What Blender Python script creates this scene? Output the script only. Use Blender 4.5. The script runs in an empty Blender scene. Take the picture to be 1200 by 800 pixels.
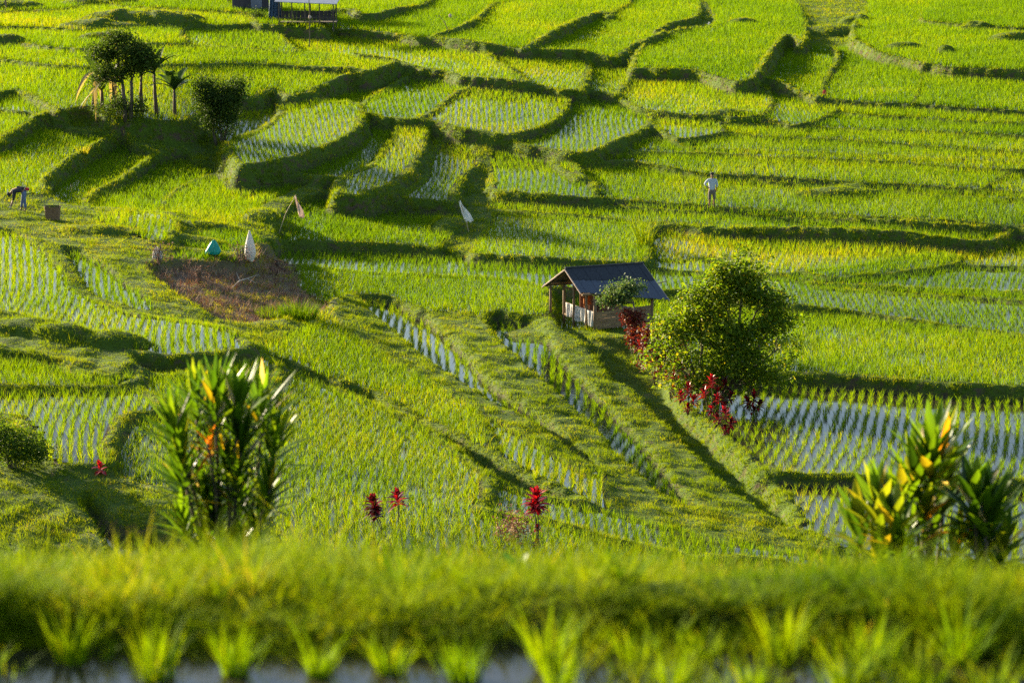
import bpy, bmesh, math, random
import numpy as np
from mathutils import Vector, Matrix

random.seed(11)
RNG = np.random.default_rng(11)
R = math.radians
PI = math.pi
COL = bpy.context.scene.collection

# ------------------------------------------------------------------ camera model
W0, H0 = 1200.0, 800.0           # the photograph's own pixel frame, used only as a survey of the valley
FPX = 3000.0
PITCH = R(11.5)
CZ = 26.0                        # eye height above the lowest pond datum
SP, CP = math.sin(PITCH), math.cos(PITCH)

def project(x, y, z):
    dz = z - CZ
    f = y * CP - dz * SP
    u = y * SP + dz * CP
    return 600.0 + FPX * x / f, 400.0 - FPX * u / f

def ray(px, py):
    cx = (px - 600.0) / FPX
    cy = -(py - 400.0) / FPX
    return cx, CP + cy * SP, -SP + cy * CP       # direction, unit forward depth

def unproject(px, py, z):
    dx, dy, dz = ray(px, py)
    t = (z - CZ) / dz
    return dx * t, dy * t

# ------------------------------------------------------------------ the valley: surveyed levels
SURV = [  # px, py, level (metres relative to the eye)
 (-250,0,-12.9),(0,0,-13.2),(300,0,-13.4),(600,0,-13.6),(900,0,-13.9),(1200,0,-13.9),(1450,0,-14.0),
 (0,50,-14.4),(300,50,-14.6),(600,50,-14.9),(760,45,-15.1),(950,50,-15.3),(1200,50,-15.1),
 (-200,100,-15.6),(0,100,-15.7),(300,100,-16.0),(450,110,-16.5),(600,110,-16.4),(720,95,-16.5),(850,105,-16.6),(1050,100,-16.5),(1400,100,-16.8),
 (20,140,-16.3),(180,125,-16.1),(200,150,-17.0),(380,140,-17.2),(600,140,-17.3),(700,150,-17.6),(830,150,-17.7),(1050,150,-17.7),(1400,150,-17.7),
 (90,190,-17.7),(150,200,-18.2),(220,205,-18.7),(290,225,-19.2),(420,180,-18.2),(480,190,-18.6),(540,185,-18.5),(620,190,-18.7),(800,190,-18.6),(1050,190,-18.6),
 (0,240,-17.6),(150,256,-18.1),(260,265,-18.9),(430,255,-20.0),(560,262,-20.3),(700,245,-19.9),(900,245,-19.8),(1200,245,-19.7),
 (0,300,-18.0),(120,310,-18.5),(260,335,-19.2),(400,300,-20.2),(600,310,-20.6),(760,290,-20.7),(900,290,-20.8),(1200,300,-20.9),
 (50,340,-18.3),(450,360,-20.8),(580,360,-21.1),(700,380,-21.2),(900,345,-21.1),(1200,345,-21.2),
 (60,420,-18.9),(200,420,-19.1),(350,400,-19.9),(450,440,-20.6),(540,420,-21.1),(640,430,-21.4),(720,430,-21.7),(760,400,-21.6),(1000,400,-21.75),(1200,410,-21.8),
 (60,500,-19.2),(250,480,-19.5),(350,500,-19.8),(480,480,-20.7),(560,510,-21.0),(640,500,-21.4),(720,500,-21.9),(860,480,-22.3),(1000,500,-22.3),(1300,500,-22.3),
 (150,620,-20.3),(300,600,-19.9),(450,600,-20.3),(600,600,-20.9),(700,580,-21.6),(800,600,-22.0),(900,630,-22.3),(1100,640,-22.6),(1000,580,-22.5),(-200,500,-19.2),(-200,300,-17.8),(-200,600,-20.0),(1400,620,-22.7)]
SURV = np.array(SURV, float)

def tps_fit(P, v, lam=0.0):
    n = len(P)
    d2 = ((P[:, None] - P[None]) ** 2).sum(-1)
    K = 0.5 * d2 * np.log(d2 + 1e-9) + lam * np.eye(n)
    A = np.zeros((n + 3, n + 3)); A[:n, :n] = K
    A[:n, n] = 1; A[:n, n + 1:] = P; A[n, :n] = 1; A[n + 1:, :n] = P.T
    return np.linalg.solve(A, np.concatenate([v, np.zeros(3)]))

def tps_eval(P, w, Q):
    out = np.empty(len(Q))
    n = len(P)
    for s in range(0, len(Q), 40000):
        q = Q[s:s + 40000]
        d2 = ((q[:, None] - P[None]) ** 2).sum(-1)
        out[s:s + 40000] = (0.5 * d2 * np.log(d2 + 1e-9)) @ w[:n] + w[n] + q @ w[n + 1:]
    return out

IMGP = SURV[:, :2] / 100.0
IMGW = tps_fit(IMGP, SURV[:, 2], 0.02)
def level_img(px, py):
    return tps_eval(IMGP, IMGW, np.stack([np.ravel(px), np.ravel(py)], 1) / 100.0)
def base_world(x, y):
    """the level surface as seen from above: solve z = level(survey of (x, y, z)) on a coarse grid"""
    cx = np.arange(-90, 90.1, 1.0); cy = np.arange(54, 240.1, 1.0)
    X, Y = np.meshgrid(cx, cy)
    z = np.full(X.shape, 5.0)
    for k in range(14):
        px, py = project(X, Y, z)
        zn = level_img(np.clip(px, -250, 1450), np.clip(py, 0, 700)).reshape(X.shape) + CZ
        z = z + .5 * np.clip(zn - z, -1.5, 1.5)
    for _ in range(3):
        zp = np.pad(z, 1, mode='edge')
        z = (zp[1:-1, 1:-1] * 2 + zp[:-2, 1:-1] + zp[2:, 1:-1] + zp[1:-1, :-2] + zp[1:-1, 2:]) / 6
    u = np.clip(x - cx[0], 0, len(cx) - 1.001); v = np.clip(y - cy[0], 0, len(cy) - 1.001)
    i = u.astype(int); j = v.astype(int); fu = u - i; fv = v - j
    return (z[j, i] * (1 - fu) + z[j, i + 1] * fu) * (1 - fv) + (z[j + 1, i] * (1 - fu) + z[j + 1, i + 1] * fu) * fv

# dyke crests of the paddies
LINES = [
 [(-20,12),(70,10),(100,4),(120,2),(145,6),(200,9),(275,13),(300,16),(300,26)],
 [(-20,30),(40,30),(95,33),(130,27),(165,20),(190,28),(228,25),(260,28),(300,26)],
 [(-20,66),(30,71),(70,75),(130,76),(210,74),(300,73),(350,77),(410,82),(428,85)],
 [(-20,50),(15,48),(60,54),(130,56),(175,50),(212,50)],
 [(260,28),(222,30),(213,33),(212,42),(220,50),(250,53),(300,56),(350,61),(425,67),(467,73),(495,80),(525,83),(540,88),(600,93),(622,97),(655,104)],
 [(300,26),(320,28),(325,40),(335,50),(350,61)],
 [(300,26),(380,32),(460,38),(475,40),(520,47),(560,52),(600,55),(650,60),(683,60)],
 [(380,32),(382,12),(415,12),(425,18),(440,18),(470,10),(500,2),(515,-20)],
 [(382,12),(340,10),(300,12)],
 [(485,42),(500,44),(530,37),(555,27),(570,12),(580,4),(600,0),(630,-20)],
 [(615,56),(645,42),(692,20),(707,15),(713,22)],
 [(713,22),(720,12),(735,4),(755,-20)],
 [(683,60),(720,66),(740,54),(765,42),(790,28),(815,20),(820,10),(810,-20)],
 [(720,66),(743,79)],[(743,79),(745,66),(760,54),(800,38),(830,34),(840,22),(832,5),(824,-20)],
 [(743,79),(787,80),(820,81),(850,90),(865,93),(880,92),(895,78),(905,62),(918,45),(930,45),(940,54)],
 [(940,54),(945,35),(938,15),(925,-20)],
 [(940,54),(960,55),(975,58),(982,70),(970,90),(962,110)],
 [(975,58),(995,52),(1003,48),(1000,30),(1015,15),(1020,-20)],
 [(1003,48),(1030,60),(1060,66),(1085,72),(1110,76),(1150,78),(1220,82)],
 [(1110,76),(1085,72),(1080,90),(1072,118)],
 [(1020,20),(1050,22),(1078,22),(1085,10),(1100,2),(1125,3),(1160,-5),(1190,-20)],
 [(1078,22),(1140,28),(1220,32)],[(1040,44),(1130,46),(1220,50)],
 [(683,60),(690,68),(688,85),(682,104)],
 [(743,79),(738,92),(728,103),(722,110)],
 [(655,104),(682,104),(700,106),(722,110)],
 [(570,54),(570,62),(576,70),(590,77),(605,86),(622,97)],
 [(722,110),(745,122),(770,128),(800,131),(840,133),(885,134),(900,128),(905,118),(900,108),(885,100),(850,90)],
 [(341,111),(360,104),(400,92),(428,85)],
 [(341,113),(370,120),(400,122),(425,120),(455,105),(485,90),(496,85),(495,80)],
 [(424,121),(425,130),(455,135),(485,138),(507,130),(532,110),(549,102),(549,95),(535,86)],
 [(507,139),(530,147),(560,152),(600,156),(625,150),(650,140),(663,125),(665,112),(655,104)],
 [(485,138),(510,140)],
 [(600,156),(603,166),(640,172),(662,176),(680,177),(695,175),(725,163),(755,150),(763,140),(760,130),(740,119)],
 [(880,92),(900,95),(960,113),(980,122),(980,127),(962,137),(937,143),(900,138),(857,136),(841,142)],
 [(960,113),(1020,118),(1070,120),(1130,124),(1220,129)],
 [(980,128),(1020,133),(1080,136),(1140,140),(1220,143)],
 [(841,142),(900,143),(960,147),(1040,150),(1100,152),(1220,158)],
 [(841,142),(850,152),(900,158),(1000,162),(1100,170),(1220,177)],
 [(795,160),(800,170),(900,174),(975,177),(1040,180),(1050,182),(1120,184),(1220,190)],
 [(760,142),(795,160),(850,152)],
 [(725,163),(740,175),(820,177),(900,181),(1000,185),(1080,190),(1130,194),(1220,197)],
 [(1150,219),(1170,208),(1195,195)],
 [(662,176),(672,190),(700,187),(740,187),(790,195),(830,201),(900,204),(980,210),(1060,214),(1130,218),(1220,225)],
 [(830,201),(860,208),(900,211),(960,214),(1000,219),(1050,222),(1100,226),(1220,232)],
 [(672,190),(678,203),(695,212),(740,219),(775,221),(850,230),(900,236),(940,233)],
 [(695,212),(700,230)],
 [(577,221),(650,227),(700,230),(725,232),(775,235),(850,240),(900,243),(1000,250),(1100,256),(1180,263),(1220,266)],
 [(575,231),(650,235),(725,240),(775,243),(825,246),(850,246),(900,251),(980,255),(1060,261),(1150,267),(1180,264)],
 [(577,244),(625,247),(675,250),(712,254),(762,258)],
 [(762,300),(758,285),(762,266),(790,262),(825,267),(900,270),(1025,275),(1125,283),(1165,281),(1185,272),(1220,262)],
 [(762,266),(762,258),(830,262),(840,268)],
 [(762,300),(800,302),(825,300),(860,308),(900,305),(950,297),(985,292),(1010,288),(1030,285),(1060,283)],
 [(860,308),(900,318),(940,316),(1000,309),(1035,304),(1075,297),(1100,295),(1117,297),(1128,306),(1145,309),(1220,311)],
 [(1128,306),(1090,312),(1040,318),(975,322),(940,316)],
 [(900,318),(940,326),(975,330),(1025,333),(1075,335),(1125,337),(1220,340)],
 [(940,326),(960,336),(1075,342),(1220,352)],
 [(628,332),(760,338),(808,338),(860,346),(925,354),(987,360),(1050,369),(1112,378),(1220,392)],
 [(762,300),(770,312),(830,316),(900,318)],
 [(640,366),(650,380),(665,393),(700,396),(730,397),(760,404),(800,420),(870,432),(900,433),(950,435),(1000,438),(1050,442),(1100,446),(1220,451)],
 [(832,546),(890,551),(950,553),(1030,555),(1220,561)],
 [(290,268),(300,277),(350,279),(425,282),(487,285),(550,295),(600,297),(680,302),(750,305),(762,300)],
 [(512,287),(530,272),(542,258),(550,237)],[(554,295),(568,272),(578,252),(577,243)],
 [(577,221),(575,231),(577,243),(600,243)],
 [(382,222),(395,225),(470,230),(530,235),(577,243)],
 [(325,277),(322,262),(333,245),(350,232),(382,222)],
 [(275,262),(300,243),(332,227),(362,216),(382,222)],
 [(300,276),(300,298),(340,308),(380,313),(475,320),(560,323),(600,326),(628,332),(640,345),(640,366)],
 [(423,125),(421,145),(400,160),(370,172),(350,180),(320,187),(290,190),(270,194)],
 [(341,113),(331,106),(322,103),(305,108),(300,112)],[(331,106),(330,120),(327,134),(315,147),(300,155),(285,160),(262,166)],
 [(425,130),(463,140),(463,158),(450,175),(437,192),(407,204),(380,206),(350,202),(300,204)],
 [(485,138),(497,142),(500,160),(492,180),(478,198),(455,215),(430,222)],
 [(510,140),(515,150),(514,168),(502,188),(498,205),(475,222),(445,229)],
 [(545,150),(550,165),(560,185),(556,195),(540,208),(530,235)],
 [(570,153),(577,180),(578,200),(577,221)],
 [(556,195),(578,197)],
 [(645,172),(652,190),(665,200),(690,215),(700,230)],
 [(-20,172),(0,166),(15,155),(32,145),(47,134),(60,129),(72,138),(80,148),(100,152),(145,154),(152,160),(165,170),(185,178)],
 [(42,131),(20,148),(0,160),(-20,166)],[(-20,128),(0,127),(42,131),(47,134)],
 [(47,232),(47,217),(65,197),(95,178),(125,162),(145,154)],
 [(98,243),(100,235),(108,225),(150,205),(185,180),(200,175),(220,175),(228,185)],
 [(186,248),(190,242),(200,228),(217,215),(250,203),(282,193),(300,204)],
 [(228,185),(250,190),(282,193)],
 [(-20,224),(0,224),(50,225),(70,237),(98,243),(186,248),(200,248),(250,258),(290,268)],
 [(60,129),(72,127),(100,122),(130,132),(175,138),(212,140),(235,128),(240,118),(262,110),(300,112),(305,108)],
 [(262,166),(245,150),(240,118)],
 [(-20,112),(15,104),(40,110),(58,120),(72,127)],
 [(105,251),(150,249),(195,252),(207,262),(195,279),(165,275),(130,262),(105,251)],
 [(230,273),(265,271),(300,277)],[(230,273),(210,285),(203,300),(270,303),(300,298)],
 [(165,308),(203,300)],[(300,298),(335,303),(347,316),(352,335),(382,355),(375,368),(330,372),(270,376),(245,366),(200,337),(165,308)],
 [(70,284),(90,287),(125,305),(150,328),(182,351),(175,360),(145,353),(110,343),(88,318),(70,284)],
 [(-20,262),(20,268),(50,287),(75,317),(95,343),(140,362),(190,372),(250,382),(280,392),(290,405),(245,428),(210,441),(165,439),(147,425)],
 [(-20,362),(0,362),(30,368),(60,378),(90,388),(105,398),(130,400),(147,408),(147,425),(130,431),(100,426),(60,411),(-20,400)],
 [(147,408),(200,413),(245,410),(290,405)],
 [(290,405),(310,412),(340,420),(387,440),(435,455),(470,473),(505,490),(540,508),(580,528),(620,549),(660,569),(700,585),(760,602),(800,612),(850,625),(900,632),(960,642),(1010,668),(1050,705)],
 [(290,405),(325,430),(360,447),(400,462),(440,477),(480,495),(520,520),(550,545),(575,562),(600,575),(645,587),(675,590),(710,602),(750,612),(800,622),(850,636),(900,645),(960,657),(1000,675),(1020,705)],
 [(382,355),(400,372),(420,390),(440,402),(465,418),(490,430),(520,448),(545,463),(575,479),(605,497),(650,524),(700,552),(737,567),(775,579),(812,590),(850,602),(900,615),(960,635),(1010,655),(1100,672),(1220,690)],
 [(382,355),(410,342),(420,352),(430,364),(450,379),(475,402),(495,417),(515,431),(545,451),(575,468),(605,483),(650,513),(690,542),(712,557)],
 [(410,342),(455,345),(497,362),(530,388),(555,410),(568,428),(600,453),(635,475),(662,500),(690,522),(712,545),(730,564)],
 [(515,362),(545,362),(562,369),(580,395),(600,412),(625,435),(650,455),(675,480),(700,502),(715,525),(745,552),(775,578)],
 [(515,362),(497,362)],[(562,369),(575,362),(600,364),(628,372),(648,393),(668,420),(690,442),(715,467),(740,492),(762,517),(785,545),(812,575),(850,602)],
 [(600,364),(640,366)],
 [(665,393),(690,405),(705,430),(722,445),(742,457),(762,475),(782,495),(802,515),(830,545),(870,580),(905,602),(930,618),(985,636),(1060,646),(1220,660)],
 [(-20,452),(0,450),(40,450),(80,449),(130,450),(152,446),(165,439)],
 [(152,446),(175,462),(190,475),(150,482),(135,500),(120,540)],[(190,475),(240,470),(300,480),(325,430)],
 [(-60,480),(10,478),(40,498),(55,530),(75,541),(120,540),(150,555),(185,565),(250,560),(300,590),(330,640),(345,705)],
 [(75,572),(100,566),(120,578),(137,591),(165,599),(200,602),(250,612),(300,640),(320,700)],[(75,572),(97,600),(108,622),(130,645),(150,700)],
 [(600,603),(640,607),(700,627),(750,639),(800,648),(850,653),(900,656),(950,668),(980,705)],
 [(470,640),(500,640),(550,648),(600,655),(660,662),(760,705)],
 [(-20,695),(340,700),(760,704),(980,705),(1220,706)],
 [(-20,92),(60,96),(110,92),(150,99),(235,96),(300,99),(345,97),(380,86)],
 [(375,366),(330,390),(286,400)],[(548,463),(566,492),(584,532)],[(706,552),(712,570),(716,590)],[(440,565),(480,560),(560,555)],
 [(262,166),(272,180),(285,192)],[(600,26),(640,22),(692,18)],
 [(428,85),(448,80),(467,73)],[(400,205),(396,225)],[(430,222),(424,227)],
 [(752,402),(785,440),(800,470),(845,505),(893,548),(925,588),(950,618),(985,640)],
 [(560,600),(600,603)],[(560,600),(575,562)],
]
# region kinds: seed point -> (kind, extra height).  G grassy ground, D bare dry ground, S sparse flooded rice, M medium, N dense rice
SEEDS = [
 (150,146,'G',0),(330,5,'N',0),(800,35,'G',-.2),(870,60,'N',0),(960,20,'G',-.2),(1100,60,'N',0),(1150,10,'N',0),
 (565,170,'G',0),(568,210,'G',0),(555,265,'G',.1),(310,260,'G',0),(350,225,'G',.1),
 (60,260,'G',.0),(220,260,'G',0),(260,340,'D',-.35),(110,320,'S',-.12),(40,330,'S',0),(180,390,'S',0),
 (60,390,'G',.3),(200,428,'S',-.3),(40,435,'M',0),(60,500,'S',0),(160,460,'G',.1),(200,520,'M',0),(130,620,'P',-.3),
 (60,560,'G',.2),(200,585,'G',.1),(330,395,'M',0),(420,440,'M',0),(460,480,'G',-.6),(560,530,'G',-.6),(620,565,'G',-.5),(450,560,'M',.25),
 (400,365,'G',.15),(470,405,'G',.12),(600,490,'G',.1),(480,380,'P',-.3),(600,470,'P',-.3),(540,375,'G',.05),(600,425,'G',.05),(680,500,'G',.05),
 (620,400,'P',-.25),(720,520,'P',-.25),(660,410,'G',.35),(720,460,'G',.38),(760,480,'G',.38),(800,530,'G',.3),(850,590,'G',.2),
 (1000,500,'P',.22),(1000,590,'P',.22),(800,500,'G',-.4),(880,570,'G',-.4),(775,450,'G',-.4),(1000,400,'N',.0),(1050,330,'S',0),(1000,345,'S',0),(1100,360,'S',0),(830,310,'S',0),
 (270,40,'S',0),(390,50,'S',0),(500,60,'S',0),(640,85,'S',0),(715,90,'S',0),(820,110,'S',0),(480,115,'S',0),(440,100,'M',-.25),
 (590,120,'S',0),(690,150,'S',0),(790,155,'S',0),(375,150,'S',.3),(470,180,'S',.2),(420,200,'N',.15),(535,175,'S',0),(620,190,'S',0),(720,205,'M',0),
 (160,262,'S',0),(30,115,'S',0),(285,130,'S',0),(940,90,'M',0),(1020,95,'M',0),(660,265,'M',0),(930,125,'S',0),(440,255,'N',0),
 (380,295,'M',0),(700,320,'M',0),(700,390,'G',0),(1170,300,'S',-.1),(900,290,'S',0),(650,560,'S',0),(800,600,'G',0),(650,600,'S',0),(1050,660,'G',0),(300,690,'G',0),(500,530,'M',0),(700,610,'M',0),(1000,165,'M',0),(250,285,'M',0),
 (180,220,'N',-.3),(120,210,'N',-.25),(250,225,'N',-.05),(60,200,'N',-.2),(20,190,'N',-.2)]

SC = 1                                     # survey raster, one cell per photograph pixel
MX, MY0, MY1 = 360, 70, 40
RW, RH = int(W0) + 2 * MX, MY0 + int(H0) + MY1

def rasterise():
    m = np.zeros((RH, RW), bool)
    for L in LINES:
        P = [np.array(p, float) for p in L]
        if len(P) > 2:                            # a smooth curve through the surveyed points
            Q = []
            for i in range(len(P) - 1):
                a, b = P[i], P[i + 1]; ta = (P[min(i + 1, len(P) - 1)] - P[max(i - 1, 0)]) / 2; tb = (P[min(i + 2, len(P) - 1)] - P[i]) / 2
                d_ = np.linalg.norm(b - a); ta = ta * min(1, d_ / max(1e-6, np.linalg.norm(ta))); tb = tb * min(1, d_ / max(1e-6, np.linalg.norm(tb)))
                for t in (0, .2, .4, .6, .8):
                    Q.append((2*t**3-3*t*t+1)*a + (t**3-2*t*t+t)*ta + (-2*t**3+3*t*t)*b + (t**3-t*t)*tb)
            P = Q + [P[-1]]
        ext = []
        for a, b, end in ((P[0], P[1], 0), (P[-1], P[-2], 1)):
            out = a[0] < 0 or a[0] > W0 or a[1] < 0
            d = (a - b) / max(1e-6, np.linalg.norm(a - b))
            if abs(a[0]) > W0 or a[0] < 0: d = np.array([np.sign(d[0]), d[1] * .25])
            ext.append(a + d * (420 if out else 3))
        P = [ext[0]] + P + [ext[1]]
        for a, b in zip(P[:-1], P[1:]):
            n = int(np.linalg.norm(b - a) * 2) + 2
            t = np.linspace(0, 1, n)
            xs = a[0] + (b[0] - a[0]) * t + MX
            ys = a[1] + (b[1] - a[1]) * t + MY0
            for ox in (0, 1):
                for oy in (0, 1):
                    xi = np.floor(xs + ox - .5).astype(int); yi = np.floor(ys + oy - .5).astype(int)
                    k = (xi >= 0) & (xi < RW) & (yi >= 0) & (yi < RH)
                    m[yi[k], xi[k]] = True
    return m

def label_regions(m):
    # run-based union find
    lab = np.zeros((RH, RW), np.int32)
    parent = [0]
    def find(a):
        while parent[a] != a:
            parent[a] = parent[parent[a]]; a = parent[a]
        return a
    prev = []
    for r in range(RH):
        row = ~m[r]
        d = np.diff(np.concatenate([[0], row.astype(np.int8), [0]]))
        st = np.nonzero(d == 1)[0]; en = np.nonzero(d == -1)[0]
        cur = []
        j = 0
        for s, e in zip(st, en):
            l = 0
            while j < len(prev) and prev[j][1] <= s: j += 1
            k = j
            while k < len(prev) and prev[k][0] < e:
                q = find(prev[k][2])
                if l == 0: l = q
                elif l != q:
                    parent[max(l, q)] = min(l, q); l = min(l, q)
                k += 1
            if l == 0:
                parent.append(len(parent)); l = len(parent) - 1
            cur.append((s, e, l)); lab[r, s:e] = l
        prev = cur
    root = np.array([find(i) for i in range(len(parent))])
    lab = root[lab]
    ids, cnt = np.unique(lab, return_counts=True)
    keep = [i for i, c in zip(ids, cnt) if i > 0 and c > 60]
    remap = np.zeros(len(parent) + 1, np.int32)
    for n, i in enumerate(keep): remap[i] = n + 1
    lab = remap[lab]
    for _ in range(12):
        z = lab == 0
        if not z.any(): break
        for sh, ax in ((1, 0), (-1, 0), (1, 1), (-1, 1)):
            n = np.roll(lab, sh, ax)
            lab = np.where((lab == 0) & (n > 0), n, lab)
    return lab, len(keep)

LAB, NREG = label_regions(rasterise())
yy, xx = np.mgrid[0:RH, 0:RW]
cnt = np.bincount(LAB.ravel(), minlength=NREG + 1).astype(float)
inframe = ((xx >= MX - 40) & (xx < MX + W0 + 40) & (yy >= MY0 - 20))
wgt = np.where(inframe, 1.0, 0.02)
csum = np.bincount(LAB.ravel(), wgt.ravel(), NREG + 1)
RX = np.bincount(LAB.ravel(), (wgt * xx).ravel(), NREG + 1) / np.maximum(csum, 1e-6) - MX
RY = np.bincount(LAB.ravel(), (wgt * yy).ravel(), NREG + 1) / np.maximum(csum, 1e-6) - MY0
RZ = level_img(RX, RY) + CZ
KIND = ['M'] * (NREG + 1)
rr = np.random.default_rng(5)
for i in range(NREG + 1):
    if RY[i] < 640: KIND[i] = rr.choice(['N', 'N', 'M'])
seeded = set()
for (sx, sy, k, dz) in SEEDS:
    l = LAB[int(sy) + MY0, int(sx) + MX]
    if l in seeded: continue
    seeded.add(l); KIND[l] = k; RZ[l] += dz
# ------------------------------------------------------------------ value noise helpers
def vnoise(x, y, seed=0):
    xi = np.floor(x).astype(np.int64); yi = np.floor(y).astype(np.int64)
    fx = x - xi; fy = y - yi
    fx = fx * fx * (3 - 2 * fx); fy = fy * fy * (3 - 2 * fy)
    def h(a, b):
        n = (a * 374761393 + b * 668265263 + seed * 982451653) & 0xffffffff
        n = ((n ^ (n >> 13)) * 1274126177) & 0xffffffff
        n = n ^ (n >> 16)
        return (n & 0xffffff) / float(0xffffff)
    a = h(xi, yi); b = h(xi + 1, yi); c = h(xi, yi + 1); d = h(xi + 1, yi + 1)
    return (a * (1 - fx) + b * fx) * (1 - fy) + (c * (1 - fx) + d * fx) * fy
def fnoise(x, y, seed=0, oct=3):
    s = 0; a = 1; t = 0
    for o in range(oct):
        s = s + a * vnoise(x * 2 ** o, y * 2 ** o, seed + o * 17); t += a; a *= .5
    return s / t

# ------------------------------------------------------------------ height field of the valley (uniform world grid)
G = 0.16
GX0, GX1, GY0, GY1 = -86.0, 86.0, 56.0, 236.0
NX = int((GX1 - GX0) / G) + 1; NY = int((GY1 - GY0) / G) + 1
gx = GX0 + G * np.arange(NX); gy = GY0 + G * np.arange(NY)
XX, YY = np.meshgrid(gx, gy)
BASE = base_world(XX, YY)
# a long plot follows the fall of the hillside a little; the lowest ponds are dead level
TILT = np.array([0.0 if (k in 'GD' or (y > 330 and x > 820)) else .92 if (x > 290 and x < 800 and y > 345) else .62 for k, x, y in zip(KIND, RX, RY)])
_rx, _ry = unproject(RX, RY, RZ)
REFB = np.empty(NREG + 1)
for i in range(NREG + 1):
    j0 = int(np.clip((_ry[i] - GY0) / G, 0, NY - 1)); i0 = int(np.clip((_rx[i] - GX0) / G, 0, NX - 1))
    REFB[i] = BASE[j0, i0]
def plot_level(i): return RZ[i] + TILT[i] * np.clip(BASE - REFB[i], -2.2, 2.2)
RIDGE = 0.16
near = np.clip((118 - YY) / 25, 0, 1)
DZG = np.zeros(NREG + 1)
for (sx, sy, k, dz) in SEEDS:
    if k in 'GD': DZG[LAB[int(sy) + MY0, int(sx) + MX]] = dz
best = np.full(XX.shape, -1e9); wl = np.zeros(XX.shape, np.int32)
for i in range(1, NREG + 1):
    if cnt[i] < 60: continue
    g = KIND[i] in 'GD'
    zz = BASE + DZG[i] + .10 + .16 * near if g else plot_level(i) + RIDGE
    px, py = project(XX, YY, zz)
    ix = np.round(px + MX).astype(int); iy = np.round(py + MY0).astype(int)
    ok = (ix >= 0) & (ix < RW) & (iy >= 0) & (iy < RH)
    hit = np.zeros(XX.shape, bool)
    hit[ok] = LAB[iy[ok], ix[ok]] == i
    zz = np.broadcast_to(zz, XX.shape)
    m = hit & (zz > best)
    best = np.where(m, zz, best); wl = np.where(m, i, wl)
# cells no plot claims lie behind a step: give them to the nearest plot
for _ in range(60):
    z = wl == 0
    if not z.any(): break
    for sh, ax in ((1, 0), (-1, 0), (1, 1), (-1, 1)):
        n = np.roll(wl, sh, ax)
        wl = np.where((wl == 0) & (n > 0), n, wl)
KIND[LAB[760 + MY0, 600 + MX]] = 'G'; wl[YY < 66.5] = 0
isG = np.array([k in 'GD' for k in KIND]); isD = np.array([k == 'D' for k in KIND])
RZa = np.array(RZ); 
DZG = np.zeros(NREG + 1)
for (sx, sy, k, dz) in SEEDS:
    if k in 'GD': DZG[LAB[int(sy) + MY0, int(sx) + MX]] = dz
isG[0] = True; LV = np.where(isG[wl], BASE + DZG[wl], RZa[wl] + TILT[wl] * np.clip(BASE - REFB[wl], -2.2, 2.2))
# dykes
ed = np.zeros(wl.shape, bool); top = LV.copy(); paddyedge = np.zeros(wl.shape, bool)
for sh, ax in ((1, 0), (-1, 0), (1, 1), (-1, 1)):
    n = np.roll(wl, sh, ax); d = n != wl
    ed |= d; top = np.where(d, np.maximum(top, np.roll(LV, sh, ax)), top)
ed[0] = ed[-1] = False; ed[:, 0] = ed[:, -1] = False
pxg, pyg = project(XX, YY, LV)
# how tall and wide the dykes are, by part of the valley
wide = np.clip(1.25 - np.hypot((pxg - 520) / 330, (pyg - 150) / 110), 0, 1)           # curved dykes in the middle distance
near = np.clip((118 - YY) / 25, 0, 1)
thin = np.clip((pxg - 720) / 120, 0, 1) * np.clip((300 - pyg) / 30, 0, 1)
nz = fnoise(XX * .35, YY * .35, 3)
tall = np.zeros(XX.shape)
for (tx, ty, ra, rb, dh) in [(110,195,170,62,.16),(920,75,70,50,.45),(670,40,70,40,.35),(785,45,70,45,.35),(550,35,60,40,.3),(430,92,90,22,.2),(560,125,60,40,.05),(720,160,120,30,.08),(1000,278,260,22,.35),(990,60,60,60,.25),(450,22,70,22,.2)]:
    tall = np.maximum(tall, dh * np.clip(1.6 - 1.6 * np.hypot((pxg - tx) / ra, (pyg - ty) / rb), 0, 1))
hb = (0.10 + 0.0 * wide + 0.03 * near - 0.04 * thin + tall) * (.7 + .6 * nz)
wb = (0.08 + 0.10 * wide + 0.04 * near - 0.06 * thin) * (.7 + .6 * nz)
bothG = isG[wl]
for sh, ax in ((1, 0), (-1, 0), (1, 1), (-1, 1)):
    bothG = bothG & isG[np.roll(wl, sh, ax)]
nextG = np.zeros(wl.shape, bool)
for sh, ax in ((1, 0), (-1, 0), (1, 1), (-1, 1)):
    nn_ = np.roll(wl, sh, ax); nextG |= isG[nn_] & (nn_ != wl) & (np.roll(LV, sh, ax) > LV - .1)
crest = np.where(ed & ~(nextG & ~isG[wl]), top + np.where(bothG, -.3, np.where(isG[wl], hb * .3, hb)), -1e9)
wbE = np.where(ed, wb, 0)
P = crest.copy(); dist = np.where(ed, 0.0, 1e9); carry = np.where(ed, wb, 0.0)
slope = 2.4 + .7 * (fnoise(XX * .6, YY * .6, 8) - .5)
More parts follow.
